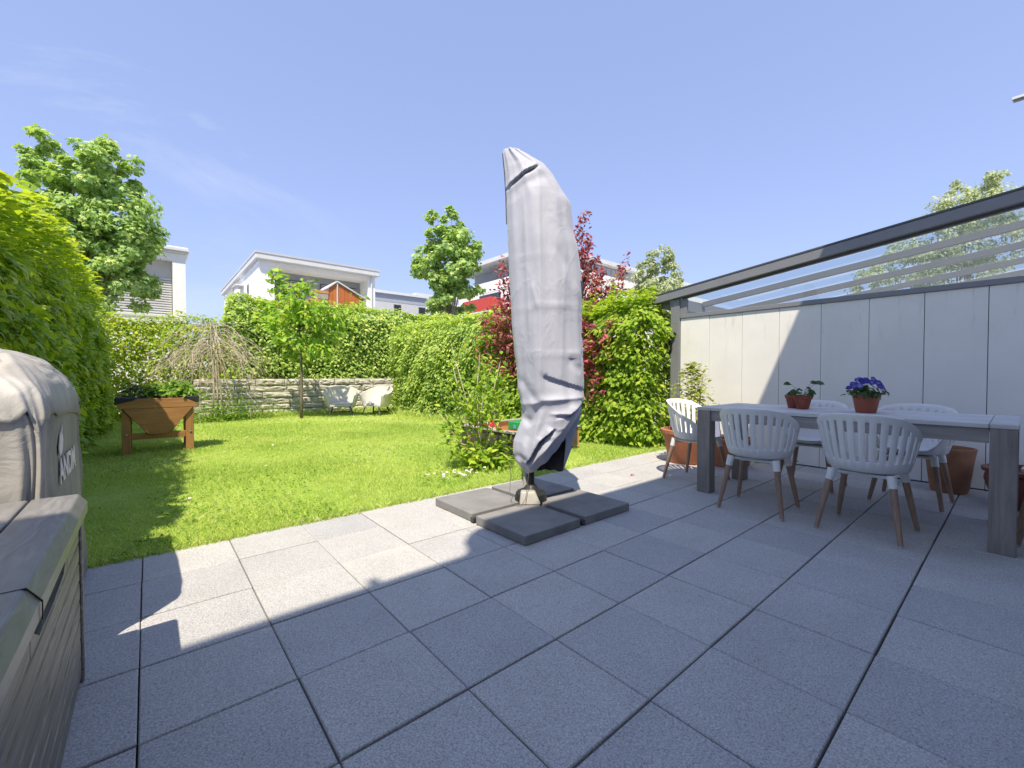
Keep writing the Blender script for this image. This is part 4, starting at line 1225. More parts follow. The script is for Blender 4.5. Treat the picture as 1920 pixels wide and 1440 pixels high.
# printed flame and lettering on the side that faces the lawn
fc = bpy.data.curves.new('lettering', 'FONT')
fc.body = 'ANDM'
fc.size = 0.135
fc.shear = 0.12
fc.extrude = 0.001
fc.offset = 0.004
tx = bpy.data.objects.new('lettering_tmp', fc)
COL.objects.link(tx)
dg = bpy.context.evaluated_depsgraph_get()
me = bpy.data.meshes.new_from_object(tx.evaluated_get(dg))
bpy.data.objects.remove(tx)
me.materials.clear(); me.materials.append(M['print'])
lt = link('lettering', me, gr)
for v_ in lt.data.vertices:
    yy, zz, out_ = 2.545 + v_.co.x * 1.25, 0.655 + v_.co.y, v_.co.z
    v_.co = (on_face(yy, zz) + 0.005 + 0.002 * (out_ > 0) + 0.62, yy - 2.8, zz)
flame = [(0.0, 0.0), (0.028, 0.004), (0.05, 0.03), (0.055, 0.065), (0.042, 0.095), (0.046, 0.13), (0.030, 0.105), (0.026, 0.085), (0.018, 0.105), (0.004, 0.075), (-0.006, 0.035)]
xf = on_face(2.62, 0.80)
fm = MB().prism([(2.575 + y * 1.9, 0.765 + z * 0.95) for (y, z) in flame], 0, xf + 0.004, xf + 0.007)
build('flame_print', fm, M['print'], gr)

# ------------------------------------------------------------------ raised planter
pl = thing('raised_planter', 'orange brown wooden raised planter with tapered front board on the lawn', 'planter', (0.12, 8.25, 0))
QX0, QX1, QY0, QY1 = -0.30, 0.54, 7.95, 8.55
for (x, y) in ((QX0 + 0.02, QY0), (QX1 - 0.115, QY0), (QX0 + 0.02, QY1 - 0.07), (QX1 - 0.115, QY1 - 0.07)):
    lg = build('leg', MB().box(x, x + 0.095, y, y + 0.065, -0.02, 0.74), M['planterleg'], pl, bevel=0.005)
    if y == QY0:
        build('bolt', MB().tube([(x + 0.05, y - 0.012, 0.28), (x + 0.05, y + 0.002, 0.28)], 0.014, 10), M['steel'], lg)
build('front_board', MB().box(QX0 - 0.02, QX1 + 0.02, QY0 - 0.028, QY0 - 0.002, 0.640, 0.775), M['planterwood'], pl, bevel=0.004)
build('front_board', MB().prism([(QX0 + 0.03, 0.637), (QX1 - 0.03, 0.637), (QX1 - 0.30, 0.285), (QX1 - 0.34, 0.270), (QX0 + 0.33, 0.270), (QX0 + 0.29, 0.285)], 1, QY0 - 0.026, QY0 - 0.002), M['planterwood'], pl, bevel=0.004)
build('back_board', MB().prism([(QX0 - 0.02, 0.775), (QX1 + 0.02, 0.775), (QX1 + 0.02, 0.64), (QX1 - 0.3, 0.28), (QX0 + 0.3, 0.28), (QX0 - 0.02, 0.64)], 1, QY1 + 0.002, QY1 + 0.026), M['planterwood'], pl)
build('side_board', MB().hexa([(QX0 + 0.28, QY0, .285), (QX0 + 0.30, QY0, .285), (QX0 + 0.30, QY1, .285), (QX0 + 0.28, QY1, .285)], [(QX0 - 0.015, QY0, .77), (QX0 + 0.01, QY0, .77), (QX0 + 0.01, QY1, .77), (QX0 - 0.015, QY1, .77)]), M['planterwood'], pl)
build('side_board', MB().hexa([(QX1 - 0.30, QY0, .285), (QX1 - 0.28, QY0, .285), (QX1 - 0.28, QY1, .285), (QX1 - 0.30, QY1, .285)], [(QX1 - 0.01, QY0, .77), (QX1 + 0.015, QY0, .77), (QX1 + 0.015, QY1, .77), (QX1 - 0.01, QY1, .77)]), M['planterwood'], pl)
build('stretcher', MB().box(QX0 + 0.115, QX1 - 0.115, QY0 + 0.015, QY0 + 0.045, 0.20, 0.29), M['planterwood'], pl, bevel=0.004)
ln = MB()
ln.hexa([(QX0 - 0.05, QY0 - 0.04, .70), (QX0 + 0.15, QY0 - 0.04, .755), (QX0 + 0.1, QY1, .76), (QX0 - 0.05, QY1, .70)], [(QX0 - 0.045, QY0 - 0.035, .80), (QX0 + 0.2, QY0 - 0.03, .785), (QX0 + 0.1, QY1, .80), (QX0 - 0.05, QY1, .80)])
ln.hexa([(QX1 - 0.14, QY0 - 0.036, .778), (QX1 + 0.04, QY0 - 0.04, .70), (QX1 + 0.05, QY1, .72), (QX1 - 0.1, QY1, .78)], [(QX1 - 0.15, QY0 - 0.03, .79), (QX1 + 0.045, QY0 - 0.035, .80), (QX1 + 0.05, QY1, .80), (QX1 - 0.1, QY1, .80)])
build('liner', ln, M['liner'], pl, bevel=0.01)
build('soil', MB().box(QX0 + 0.02, QX1 - 0.02, QY0 + 0.005, QY1 - 0.005, 0.70, 0.765), M['soil'], pl)
def herb(x, y, z, sx, h, n, mat, label, L=0.06):
    t = thing('herb_plant', label, 'plant', (x, y, z), 'herbs growing in the raised planter')
    P = np.array([x, y, z]) + rng.normal(0, 1, (n, 3)) * np.array([sx, sx, 0]) * 0.55
    P[:, 2] = z + h * rng.random(n) ** 0.8 * np.exp(-((P[:, 0] - x) ** 2 + (P[:, 1] - y) ** 2) / (2 * sx * sx))
    out = P - np.array([x, y, z - 0.1])
    foliage('foliage', t, P, unit(out) * 0.4 + np.array([0, -0.3, 0.8]), out, L, mat, 0.5, '6')
    for k in range(5):
        build('stem', MB().tube([(x + random.uniform(-.3, .3) * sx, y, z), (x + random.uniform(-.6, .6) * sx, y + random.uniform(-.1, .1), z + h * 0.8)], [0.004, 0.002], 5), M['stemgreen'], t)
herb(0.36, 8.18, 0.766, 0.20, 0.26, 420, M['herb'], 'bright green leafy herb at the sunny end of the raised planter', 0.075)
herb(0.10, 8.22, 0.766, 0.16, 0.22, 260, M['herb'], 'mid green leafy herb in the middle of the raised planter', 0.065)
herb(-0.14, 8.2, 0.766, 0.15, 0.25, 300, M['darkherb'], 'dark blue green herb at the shaded end of the raised planter', 0.045)

# ------------------------------------------------------------------ stone wall with every stone
sw = thing('stone_wall', 'low rough sandstone wall under the back hedge', 'wall', (3.4, 13.4, 0))
build('joint_core', MB().box(0.9, 7.6, 13.46, 13.85, -0.05, 0.985), M['mortar'], sw)
def rough_stone(seed):
    r2 = np.random.default_rng(seed)
    nu, nv = 7, 4
    V = []; F = []
    for j in range(nv + 1):
        for i in range(nu + 1):
            x = i / nu - 0.5; z = j / nv - 0.5
            edge = min(i, nu - i, j, nv - j)
            d = -0.5 - (0 if edge == 0 else r2.uniform(0.1, 0.5))
            jx = 0 if i in (0, nu) else r2.uniform(-0.04, 0.04); jz = 0 if j in (0, nv) else r2.uniform(-0.06, 0.06)
            if edge == 0:
                V.append((x * r2.uniform(0.965, 1.0), -0.5 - r2.uniform(0, 0.12), z * r2.uniform(0.90, 1.0)))
            else:
                V.append((x + jx, d, z + jz))
    for j in range(nv):
        for i in range(nu):
            a = j * (nu + 1) + i
            F.append((a, a + 1, a + nu + 2, a + nu + 1))
    o_ = len(V)
    bd = [i for i in range(nu + 1)] + [j * (nu + 1) + nu for j in range(1, nv + 1)] + [nv * (nu + 1) + i for i in range(nu - 1, -1, -1)] + [j * (nu + 1) for j in range(nv - 1, 0, -1)]
    for b in bd:
        V.append((V[b][0], 0.5, V[b][2]))
    n = len(bd)
    for k in range(n):
        F.append((bd[k], o_ + k, o_ + (k + 1) % n, bd[(k + 1) % n]))
    F.append(tuple(o_ + k for k in range(n))[::-1])
    return mesh_from('stone', V, F, M['stone'])
stones = [rough_stone(100 + k) for k in range(8)]
z = -0.04
for ch in (0.20, 0.145, 0.18, 0.165, 0.17, 0.19):
    x = 0.92 + random.uniform(-0.06, 0.06)
    while x < 7.4:
        ln_ = random.uniform(0.32, 0.95)
        o = bpy.data.objects.new('stone', random.choice(stones))
        COL.objects.link(o); o.parent = sw
        hh = ch
        if random.random() < 0.18: hh = ch * 0.97
        o.location = (x + ln_ / 2 - 3.4, 13.47 - 13.4 + random.uniform(-0.015, 0.015), z + ch / 2)
        o.scale = (ln_ - 0.008, 0.085, hh - 0.007)
        if random.random() < 0.5: o.scale[0] *= -1; o.scale[1] *= 1
        x += ln_
    z += ch

# ------------------------------------------------------------------ wicker armchairs in front of the stone wall
def wicker_shell():
    cols = np.linspace(-128, 128, 53)
    def top(p):
        return float(np.interp(abs(p), [0, 30, 60, 90, 128], [0.80, 0.79, 0.72, 0.62, 0.54]))
    m = MB(); rows = 13
    V = []
    for rr in range(rows):
        for p in cols:
            f = rr / (rows - 1)
            z = 0.24 + (top(p) - 0.24) * f
            a = R(p)
            bx_ = 0.30 + 0.10 * f ** 0.7; by_ = 0.33 + 0.11 * f ** 0.7
            V.append((-bx_ * cos(a), by_ * sin(a), z))
    n = len(cols)
    F = [(r_ * n + c, r_ * n + c + 1, (r_ + 1) * n + c + 1, (r_ + 1) * n + c) for r_ in range(rows - 1) for c in range(n - 1)]
    m.v = V; m.f = F
    return m
def wicker_chair(x, y, rz, label):
    t = thing('wicker_armchair', label, 'armchair', (x, y, 0), 'wicker armchairs by the stone wall', R(rz))
    s_ = build('shell', wicker_shell(), M['wicker'], t, smooth=True, local=True)
    md = s_.modifiers.new('thick', 'SOLIDIFY'); md.thickness = 0.03
    m2 = s_.modifiers.new('sharp', 'EDGE_SPLIT'); m2.split_angle = R(50)
    seat = MB().prism([(-0.29 * cos(R(p)), 0.325 * sin(R(p))) for p in np.linspace(-128, 128, 30)], 2, 0.24, 0.295)
    build('seat', seat, M['wicker'], t, local=True, bevel=0.01)
    build('seat_cushion', MB().prism([(-0.26 * cos(R(p)), 0.295 * sin(R(p))) for p in np.linspace(-128, 128, 30)], 2, 0.296, 0.33), M['wicker'], t, local=True, bevel=0.015)
    for sx in (-1, 1):
        for sy in (-1, 1):
            build('leg', MB().tube([(sx * 0.17, sy * 0.22, 0.24), (sx * 0.25, sy * 0.30, -0.01)], [0.022, 0.016], 10), M['blackplastic'] if sx < 0 else M['greymetal'], t, local=True, smooth=True)
    build('stretcher', MB().box(-0.20, -0.17, -0.24, 0.24, 0.06, 0.085), M['blackplastic'], t, local=True)
wicker_chair(4.12, 12.25, -112, 'cream wicker armchair facing us beside the young tree, with leaf shadows on its back')
wicker_chair(4.92, 11.75, -150, 'cream wicker armchair turned sideways next to the hedge')

# ------------------------------------------------------------------ hedges
def hedge(name, label, box, n, size, mat, faces, parts=0, group='hedges round the garden', inset=0.18, amp=0.10, core=True, tuft=0.10, seed=1, tm='4', width=0.66, coremat=None, mindepth=0.5, hscale=None, shoulder=(0.35, 0.16)):
    x0, x1, y0, y1, z0, z1 = box
    t = thing(name, label, 'hedge', ((x0 + x1) / 2, (y0 + y1) / 2, 0), group)
    fs = []
    if '-x' in faces: fs.append(((x0, y0, z0), (0, y1 - y0, 0), (0, 0, z1 - z0), (-1, 0, 0)))
    if '+x' in faces: fs.append(((x1, y0, z0), (0, y1 - y0, 0), (0, 0, z1 - z0), (1, 0, 0)))
    if '-y' in faces: fs.append(((x0, y0, z0), (x1 - x0, 0, 0), (0, 0, z1 - z0), (0, -1, 0)))
    if '+y' in faces: fs.append(((x0, y1, z0), (x1 - x0, 0, 0), (0, 0, z1 - z0), (0, 1, 0)))
    if 't' in faces: fs.append(((x0, y0, z1), (x1 - x0, 0, 0), (0, y1 - y0, 0), (0, 0, 1)))
    P, N = surf_sample(fs, n)
    bul = lump(P * 1.0, seed) * amp + lump(P * 3.1, seed + 3) * amp * 0.6
    depth = -np.abs(rng.normal(0, inset * 0.42, n)) + 0.05 * rng.random(n) + 0.02
    deep = rng.random(n) < 0.22
    depth = np.where(deep, -rng.uniform(0.18, 0.42, n), depth)
    P = P + N * (bul + depth)[:, None] + rng.normal(0, 0.03, (n, 3))
    # sprigs that stand proud at the top
    top = N[:, 2] > 0.5
    P[:, 2] += top * np.abs(lump(P * 4.5, seed + 9)) * tuft
    # round the shoulders
    sh = np.clip((P[:, 2] - (z1 - shoulder[0])) / shoulder[0], 0, 1) * (~top)
    P = P - N * (shoulder[1] * sh ** 2)[:, None]
    if hscale: P[:, 2] *= np.interp(P[:, 1], hscale[0], hscale[1])
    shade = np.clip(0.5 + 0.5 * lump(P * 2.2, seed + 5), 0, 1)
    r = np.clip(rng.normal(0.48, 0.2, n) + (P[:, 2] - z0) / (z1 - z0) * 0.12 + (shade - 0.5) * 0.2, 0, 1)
    nb = N * 0.75 + np.array([0, 0, 0.75])
    dd = N * 0.6 + np.array([0, 0, -0.55]) + np.where(top[:, None], np.array([0, 0, 0.9]), 0)
    foliage('foliage', t, P, nb, dd, size, mat, width, tm, parts, rnd=r, mindepth=mindepth)
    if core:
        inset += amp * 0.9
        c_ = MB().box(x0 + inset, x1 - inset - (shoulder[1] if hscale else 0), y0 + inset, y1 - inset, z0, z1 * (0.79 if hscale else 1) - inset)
        build('dark_core', c_, M['hedgecore'] if coremat is None else coremat, t)  # solid dark box fills the hedge, shade between leaves in its colour
    return t
hedge('left_hedge'.replace('left_', ''), 'big bright green hedge towering behind the covered grill', (-2.6, -0.74, 3.2, 13.2, 0.0, 2.62), 92000, 0.082, M['hornbeam_young'], ('+x', 't', '-y'), parts=300, amp=0.17, tuft=0.34, seed=3, tm='6', mindepth=1.0, hscale=((3.5, 6.3, 10.0), (0.79, 0.94, 1.05)), shoulder=(1.1, 0.45))
hedge('hedge', 'tall clipped hornbeam hedge behind the stone wall', (1.75, 11.5, 13.85, 14.7, 0.9, 3.2), 40000, 0.098, M['hornbeam'], ('-y', 't', '-x'), amp=0.09, tuft=0.10, seed=17)
hedge('hedge', 'lower thin hedge in the back corner behind the bare weeping shrub', (-2.2, 1.7, 13.9, 14.4, 0.0, 2.45), 17000, 0.085, M['hornbeam_young'], ('-y', 't'), amp=0.14, tuft=0.2, seed=27, core=False, inset=0.4)
hedge('hedge', 'leafy boundary hedge between the stone wall and the parasol', (5.75, 6.75, 7.6, 12.6, 0.0, 2.42), 31000, 0.085, M['hornbeam'], ('-x', 't', '-y', '+y'), parts=0, amp=0.14, tuft=0.15, seed=37)
hedge('hedge', 'dense bright green hedge next to the grey post of the patio roof', (5.62, 6.6, 3.66, 7.7, 0.02, 2.10), 36000, 0.078, M['shrub'], ('-x', 't', '-y'), parts=300, amp=0.20, tuft=0.34, seed=47, tm='6')

# ------------------------------------------------------------------ trees
def branch_path(p0, p1, bend, k=5):
    p0, p1 = np.array(p0, float), np.array(p1, float)
    L = np.linalg.norm(p1 - p0)
    off = rng.normal(0, bend * L, 3)
    return [p0 * (1 - t) + p1 * t + off * sin(pi * t) * 0.5 for t in np.linspace(0, 1, k)]
def tree(name, label, base, h_trunk, lobes, n, size, mat, r0=0.1, tm='m', width=1.0, clumps=70, group=None, spread=0.32, parts=0, cat='tree', bark='greybark', rand_up=0.5):
    t = thing(name, label, cat, base, group)
    base = np.array(base, float)
    top = base + np.array([0, 0, h_trunk])
    build('trunk', MB().tube([base - np.array([0, 0, 0.1]), base * 0.5 + top * 0.5 + rng.normal(0, 0.05, 3), top], [r0 * 1.2, r0, r0 * 0.7], 10), M[bark], t, smooth=True)
    Ps, Ns = [], []
    vol = np.array([l[3] * l[4] * l[5] for l in lobes]) ** 0.75
    vol = vol / vol.sum()
    for l, fr in zip(lobes, vol):
        c = np.array(l[:3]); rr = np.array(l[3:6])
        build('branch', MB().tube(branch_path(top - np.array([0, 0, 0.15]), c + np.array([0, 0, rr[2] * 0.5]), 0.08), [r0 * 0.5, r0 * 0.32, r0 * 0.2, r0 * 0.12, r0 * 0.05], 7), M[bark], t, smooth=True)
        nc = max(11, int(clumps * fr))
        cv_ = unit(rng.normal(0, 1, (nc, 3))) * (rng.uniform(0.45, 1.0, nc) ** 0.6)[:, None]
        cc = c + cv_ * rr
        cr = rr.mean() * rng.uniform(0.20, 0.40, nc)
        m_ = int(n * fr)
        w = rng.integers(0, nc, m_)
        off = unit(rng.normal(0, 1, (m_, 3))) * (rng.random(m_) ** 0.45)[:, None]
        off[:, 2] *= 0.75
        P = cc[w] + off * cr[w][:, None]
        Ps.append(P); Ns.append(unit(P - c) * 0.5 + unit(off) * 0.5)
    P = np.concatenate(Ps); N = np.concatenate(Ns)
    r = np.clip(rng.normal(0.5, 0.22, len(P)) + 0.1 * N[:, 2], 0, 1)
    foliage('crown', t, P, N * 0.7 + np.array([0, 0, rand_up]), N * 0.6 + np.array([0, 0, -0.7]), size, mat, width, tm, parts, rnd=r, spread=0.3)
    return t
# large maple beyond the left hedge : frame at depth 14
def W3(px, d, z):   # point d metres ahead of the camera, lateral offset px (metres to the right)
    p = px * RGT + d * FWD
    return (float(p[0]), float(p[1]), float(z))
def lob(px, d, z, rx, ry, rz):
    p = W3(px, d, z)
    return (p[0], p[1], p[2], rx, ry, rz)
dM = 14.0; sM = dM / 808.0
def at(x, y, d): return ((x - 960) * d / 808.0, d, 1.1 + (704 - y) * d / 808.0)
L_ = []
for (x, y, rw, rh) in ((92, 285, 30, 40), (95, 318, 38, 45), (185, 305, 36, 48), (190, 335, 45, 45), (238, 318, 32, 42), (235, 350, 42, 45), (145, 355, 55, 45), (125, 390, 62, 60), (205, 400, 75, 75), (150, 470, 95, 80), (245, 450, 58, 70), (225, 535, 60, 70), (270, 500, 32, 60), (88, 420, 42, 50), (120, 520, 75, 80)):
    px, d, z = at(x, y, dM + random.uniform(-0.8, 0.8))
    L_.append(lob(px, d, z, rw * sM, rw * sM, rh * sM))
px, d, z = at(175, 500, dM)
tree('maple_tree', 'large light green maple rising over the left hedge', W3(px, d, 0), 3.0, L_, 25000, 0.125, M['maple'], 0.16, 'm', 1.0, 260, group='maple trees beyond the hedges')
dM = 22.0; sM = dM / 808.0
L_ = []
for (x, y, rw, rh) in ((845, 418, 26, 32), (812, 425, 14, 30), (850, 470, 46, 45), (825, 500, 48, 45), (865, 520, 45, 40), (790, 500, 15, 22), (850, 560, 42, 35), (835, 580, 36, 25), (880, 470, 20, 40)):
    px, d, z = at(x, y, dM + random.uniform(-0.6, 0.6))
    L_.append(lob(px, d, z, rw * sM, rw * sM, rh * sM))
px, d, z = at(845, 500, dM)
tree('maple_tree', 'narrow green maple standing behind the tall back hedge', W3(px, d, 0), 3.5, L_, 11500, 0.165, M['maple'], 0.13, 'm', 1.0, 150, group='maple trees beyond the hedges')
dM = 30.0; sM = dM / 808.0
L_ = []
for (x, y, rw, rh) in ((1235, 490, 24, 32), (1215, 520, 28, 30), (1262, 515, 22, 28), (1235, 550, 45, 30), (1190, 555, 22, 24), (1240, 590, 50, 30)):
    px, d, z = at(x, y, dM)
    L_.append(lob(px, d, z, rw * sM, rw * sM, rh * sM))
px, d, z = at(1235, 500, dM)
tree('pale_tree', 'pale silvery green tree behind the red shrub and grey post', W3(px, d, 0), 4.0, L_, 10000, 0.22, M['pale'], 0.14, '4', 0.5, 130, group='pale trees beyond the patio roof')
dM = 26.0; sM = dM / 808.0
L_ = []
for (x, y, rw, rh) in ((1822, 352, 34, 26), (1785, 374, 24, 22), (1860, 345, 22, 20), (1810, 400, 70, 40), (1750, 450, 60, 50), (1840, 460, 60, 50), (1700, 500, 60, 30), (1780, 520, 70, 40), (1640, 530, 40, 26)):
    px, d, z = at(x, y, dM)
    L_.append(lob(px, d, z, rw * sM, rw * sM, rh * sM))
px, d, z = at(1800, 400, dM)
tree('pale_tree', 'pale silvery green tree showing above and through the glass patio roof', W3(px, d, 0), 5.0, L_, 19000, 0.19, M['pale'], 0.16, '4', 0.5, 230, group='pale trees beyond the patio roof')
# young cherry tree on the lawn
ch = thing('cherry_tree', 'young cherry tree with a thin trunk and drooping leaves on the lawn', 'tree', (2.95, 11.68, 0))
b0 = np.array([2.95, 11.68, -0.05])
trunk_pts = [b0, b0 + np.array([0.0, 0.0, 0.6]), b0 + np.array([0.02, 0.03, 1.3]), b0 + np.array([-0.02, 0, 2.0]), b0 + np.array([-0.05, 0.02, 2.9])]
build('trunk', MB().tube(trunk_pts, [0.045, 0.036, 0.030, 0.022, 0.012], 10), M['bark'], ch, smooth=True)
Ps, Ns, Dd = [], [], []
dC = 10.82
for (x, y) in ((512, 512), (525, 545), (500, 575), (556, 540), (580, 535), (545, 590), (510, 610), (490, 600), (570, 600), (610, 575), (640, 590), (665, 585), (680, 570), (660, 610), (640, 625), (600, 625), (565, 640), (535, 635), (590, 655), (615, 650), (550, 670), (545, 560), (575, 570), (525, 590), (590, 600), (620, 600)):
    px, d, z = at(x, y, dC + random.uniform(-0.4, 0.3))
    tip = np.array(W3(px, d, z))
    f = np.clip((z - 1.3) / 2.0, 0.05, 0.95)
    k = min(3, int(f * 4 * 0.9))
    st = np.array(trunk_pts[2]) * (1 - f) + np.array(trunk_pts[4]) * f
    st[2] = min(st[2], z - 0.1)
    st[2] = max(st[2], 1.0)
    mid = st * 0.45 + tip * 0.55 + np.array([0, 0, 0.10])
    build('branch', MB().tube([st, mid, tip], [0.012, 0.008, 0.003], 6), M['bark'], ch, smooth=True)
    m_ = 74 if x < 625 else 34
    tpar = rng.random(m_) ** 0.6
    P = mid * (1 - tpar[:, None]) + tip * tpar[:, None] + rng.normal(0, 0.12, (m_, 3)) * np.array([1, 1, 0.8])
    Ps.append(P); Ns.append(np.tile([0.1, -0.5, 0.7], (m_, 1)) + rng.normal(0, 0.3, (m_, 3))); Dd.append(np.tile([0, 0, -0.9], (m_, 1)) + unit(P - st) * 0.5)
P = np.concatenate(Ps)
foliage('crown', ch, P, np.concatenate(Ns), np.concatenate(Dd), 0.15, M['cherry'], 0.46, '6', parts=300)

# bare weeping shrub
ws = thing('weeping_shrub', 'bare weeping shrub of pale arching twigs in front of the back hedge', 'shrub', (1.30, 12.75, 0))
cb_ = np.array([1.30, 12.75, 0.0])
for dx in (-0.12, 0.02, 0.16):
    build('trunk', MB().tube([cb_ + dx * RGT, cb_ + dx * 0.6 * RGT + np.array([0, 0, 0.7]), cb_ + (dx * 0.2 - 0.03) * RGT + np.array([0, 0, 1.5]), cb_ - 0.1 * RGT + np.array([0, 0, 2.15])], [0.028, 0.022, 0.017, 0.010], 7), M['drytwig'], ws, smooth=True)
tw = MB()
for k in range(125):
    top = cb_ - 0.08 * RGT + np.array([0, 0, random.uniform(1.5, 2.35)]) + rng.normal(0, 0.07, 3)
    a = random.uniform(0, 2 * pi)
    rr = random.uniform(0.5, 1.65)
    sd_ = cos(a) * RGT + sin(a) * FWD * 0.8
    zend = max(0.1, random.uniform(0.9, 1.75) - 0.35 * rr) if k > 16 else random.uniform(0.0, 0.15)
    if k <= 16: rr = random.uniform(0.2, 1.2)
    p3 = cb_ + sd_ * rr + np.array([0, 0, zend])
    p1 = top + sd_ * rr * random.uniform(0.35, 0.7) + np.array([0, 0, random.uniform(-0.05, 0.35)]) + rng.normal(0, 0.09, 3)
    p2 = p3 + sd_ * random.uniform(-0.12, 0.10) + np.array([0, 0, random.uniform(0.3, 0.75)]) + rng.normal(0, 0.09, 3)
    pts = []
    for t_ in np.linspace(0, 1, 8):
        pts.append((1 - t_) ** 3 * top + 3 * (1 - t_) ** 2 * t_ * p1 + 3 * (1 - t_) * t_ ** 2 * p2 + t_ ** 3 * p3 + rng.normal(0, 0.022, 3))
    rad = [0.0078 * (1 - 0.75 * t_) * random.uniform(0.6, 1.1) for t_ in np.linspace(0, 1, 8)]
    if k < 40:
        build('branch', MB().tube(pts, rad, 5), M['drytwig'], ws, smooth=True)
    else:
        tw.tube(pts, [r_ * 0.7 for r_ in rad], 4)
    for q in range(4):
        s0 = np.array(pts[random.randint(2, 6)])
        e0 = s0 + sd_ * random.uniform(0.05, 0.25) + np.array([0, 0, -random.uniform(0.05, 0.3)]) + rng.normal(0, 0.08, 3)
        tw.tube([s0, (s0 + e0) / 2 + rng.normal(0, 0.02, 3), e0], [0.005, 0.004, 0.002], 3, caps=False)
o = build('twigs', tw, M['drytwig'], ws); o['kind'] = 'stuff'
# weeds round its foot
P = np.array([1.5, 12.6, 0.0]) + rng.normal(0, 1, (1500, 3)) * np.array([0.55, 0.25, 0.0]); P[:, 2] = np.abs(rng.normal(0, 0.28, 1500))
uw = thing('undergrowth', 'loose green weeds round the foot of the weeping shrub', 'weeds', (1.5, 12.6, 0))
foliage('foliage', uw, P, np.tile([0, -0.3, 1.0], (1500, 1)), rng.normal(0, 1, (1500, 3)) + np.array([0, 0, 0.5]), 0.08, M['herb'], 0.42, '4')

# red leaved shrub behind the parasol
rs = thing('red_shrub', 'tall red leaved shrub growing in the hedge behind the parasol', 'shrub', (5.72, 6.2, 0))
b0 = np.array([5.72, 6.2, 0.0])
Ps, Ns, Dd = [], [], []
dR = 8.45
for (x, y, m_) in ((1095, 405, 60), (1088, 440, 70), (1105, 455, 70), (1092, 480, 110), (1115, 490, 100), (1128, 505, 70), (1098, 520, 150), (1120, 535, 130), (1140, 550, 90), (1165, 510, 40), (1180, 478, 22), (1172, 500, 26), (1155, 540, 50),
                (1105, 570, 170), (1130, 580, 120), (1095, 610, 150), (1120, 620, 110), (1145, 610, 50), (1100, 650, 110), (1128, 650, 80), (1165, 615, 26), (1100, 690, 60), (1120, 710, 40),
                (945, 490, 30), (940, 510, 40), (955, 530, 70), (940, 570, 100), (955, 560, 100), (925, 580, 60), (930, 610, 90), (905, 600, 40), (950, 620, 110), (940, 650, 80), (955, 680, 60), (900, 650, 24), (915, 665, 30), (1000, 560, 100), (1040, 500, 100), (1020, 620, 100)):
    dd_ = dR if y < 590 else 5.48 / (0.6458 + 0.7635 * (x - 960) / 808.0)
    px, d, z = at(x, y, dd_ + random.uniform(-0.22, 0.12))
    tip = np.array(W3(px, d, z))
    st = b0 + np.array([0, 0, max(0.2, min(z - 0.8, 1.6) * random.uniform(0.4, 0.9))])
    mid = st * 0.35 + tip * 0.65 + rng.normal(0, 0.05, 3)
    build('branch', MB().tube([st, st * 0.6 + tip * 0.4 + rng.normal(0, 0.06, 3), mid, tip + np.array([0, 0, 0.05])], [0.016, 0.012, 0.008, 0.003], 5), M['bark'], rs, smooth=True)
    m_ = int(m_ * 1.5)
    tp = rng.random(m_)[:, None] ** 0.7
    low = tip - np.array([0, 0, 0.42]) + 0.12 * (b0 + np.array([0, 0, 1.2]) - tip)
    P = low * (1 - tp) + (tip + np.array([0, 0, 0.06])) * tp + rng.normal(0, 1, (m_, 3)) * np.array([0.085, 0.085, 0.07]) * (1.35 - 0.8 * tp)
    Ps.append(P); Ns.append(rng.normal(0, 0.5, (m_, 3)) + np.array([0, -0.2, 0.5])); Dd.append(rng.normal(0, 0.6, (m_, 3)) + np.array([0, 0, -0.3]))
build('trunk', MB().tube([b0, b0 + np.array([0.02, 0, 0.8]), b0 + np.array([0, 0.05, 1.9])], [0.05, 0.04, 0.02], 8), M['bark'], rs, smooth=True)
P = np.concatenate(Ps)
foliage('foliage', rs, P, np.concatenate(Ns), np.concatenate(Dd), 0.092, M['red'], 0.42, '6', parts=200)

# loose green shrub in front of the sandbox
gs = thing('leafy_shrub', 'loose yellow green shrub on the lawn edge left of the parasol', 'shrub', (3.05, 4.15, 0))
b0 = np.array([3.05, 4.15, 0.0])
Ps, Ns, Dd = [], [], []
dS = 5.1
for (x, y, m_) in ((850, 690, 26), (868, 720, 30), (845, 730, 24), (895, 700, 40), (920, 690, 40), (905, 735, 46), (880, 750, 40), (930, 740, 46), (950, 720, 40), (860, 770, 34), (835, 775, 20), (820, 770, 14), (905, 770, 50), (935, 770, 46), (850, 800, 16), (838, 822, 18), (880, 800, 40), (915, 840, 70), (885, 845, 60),
                (940, 850, 60), (870, 860, 46), (900, 865, 60), (925, 868, 50), (950, 830, 40), (860, 840, 24), (845, 640, 6), (900, 660, 24), (940, 670, 30)):
    if 868 < x and 760 < y < 812: continue
    px, d, z = at(x, y, dS + random.uniform(-0.28, 0.25))
    tip = np.array(W3(px, d, max(0.05, z)))
    st = b0 + rng.normal(0, 0.05, 3) * np.array([1, 1, 0])
    mid = st * 0.4 + tip * 0.6 + rng.normal(0, 0.04, 3) + np.array([0, 0, 0.05])
    build('branch', MB().tube([st, mid, tip], [0.009, 0.006, 0.002], 5), M['drytwig'], gs, smooth=True)
    m_ = int(m_ * 1.4)
    tpar = rng.random(m_) ** 0.7
    lo_ = st * 0.3 + mid * 0.7
    P = lo_ * (1 - tpar[:, None]) + tip * tpar[:, None] + rng.normal(0, 1, (m_, 3)) * np.array([0.075, 0.075, 0.06])
    P[:, 2] = np.maximum(P[:, 2], 0.03)
    Ps.append(P); Ns.append(rng.normal(0, 0.4, (m_, 3)) + np.array([0, -0.2, 0.8])); Dd.append(unit(P - st) + rng.normal(0, 0.4, (m_, 3)))
P = np.concatenate(Ps)
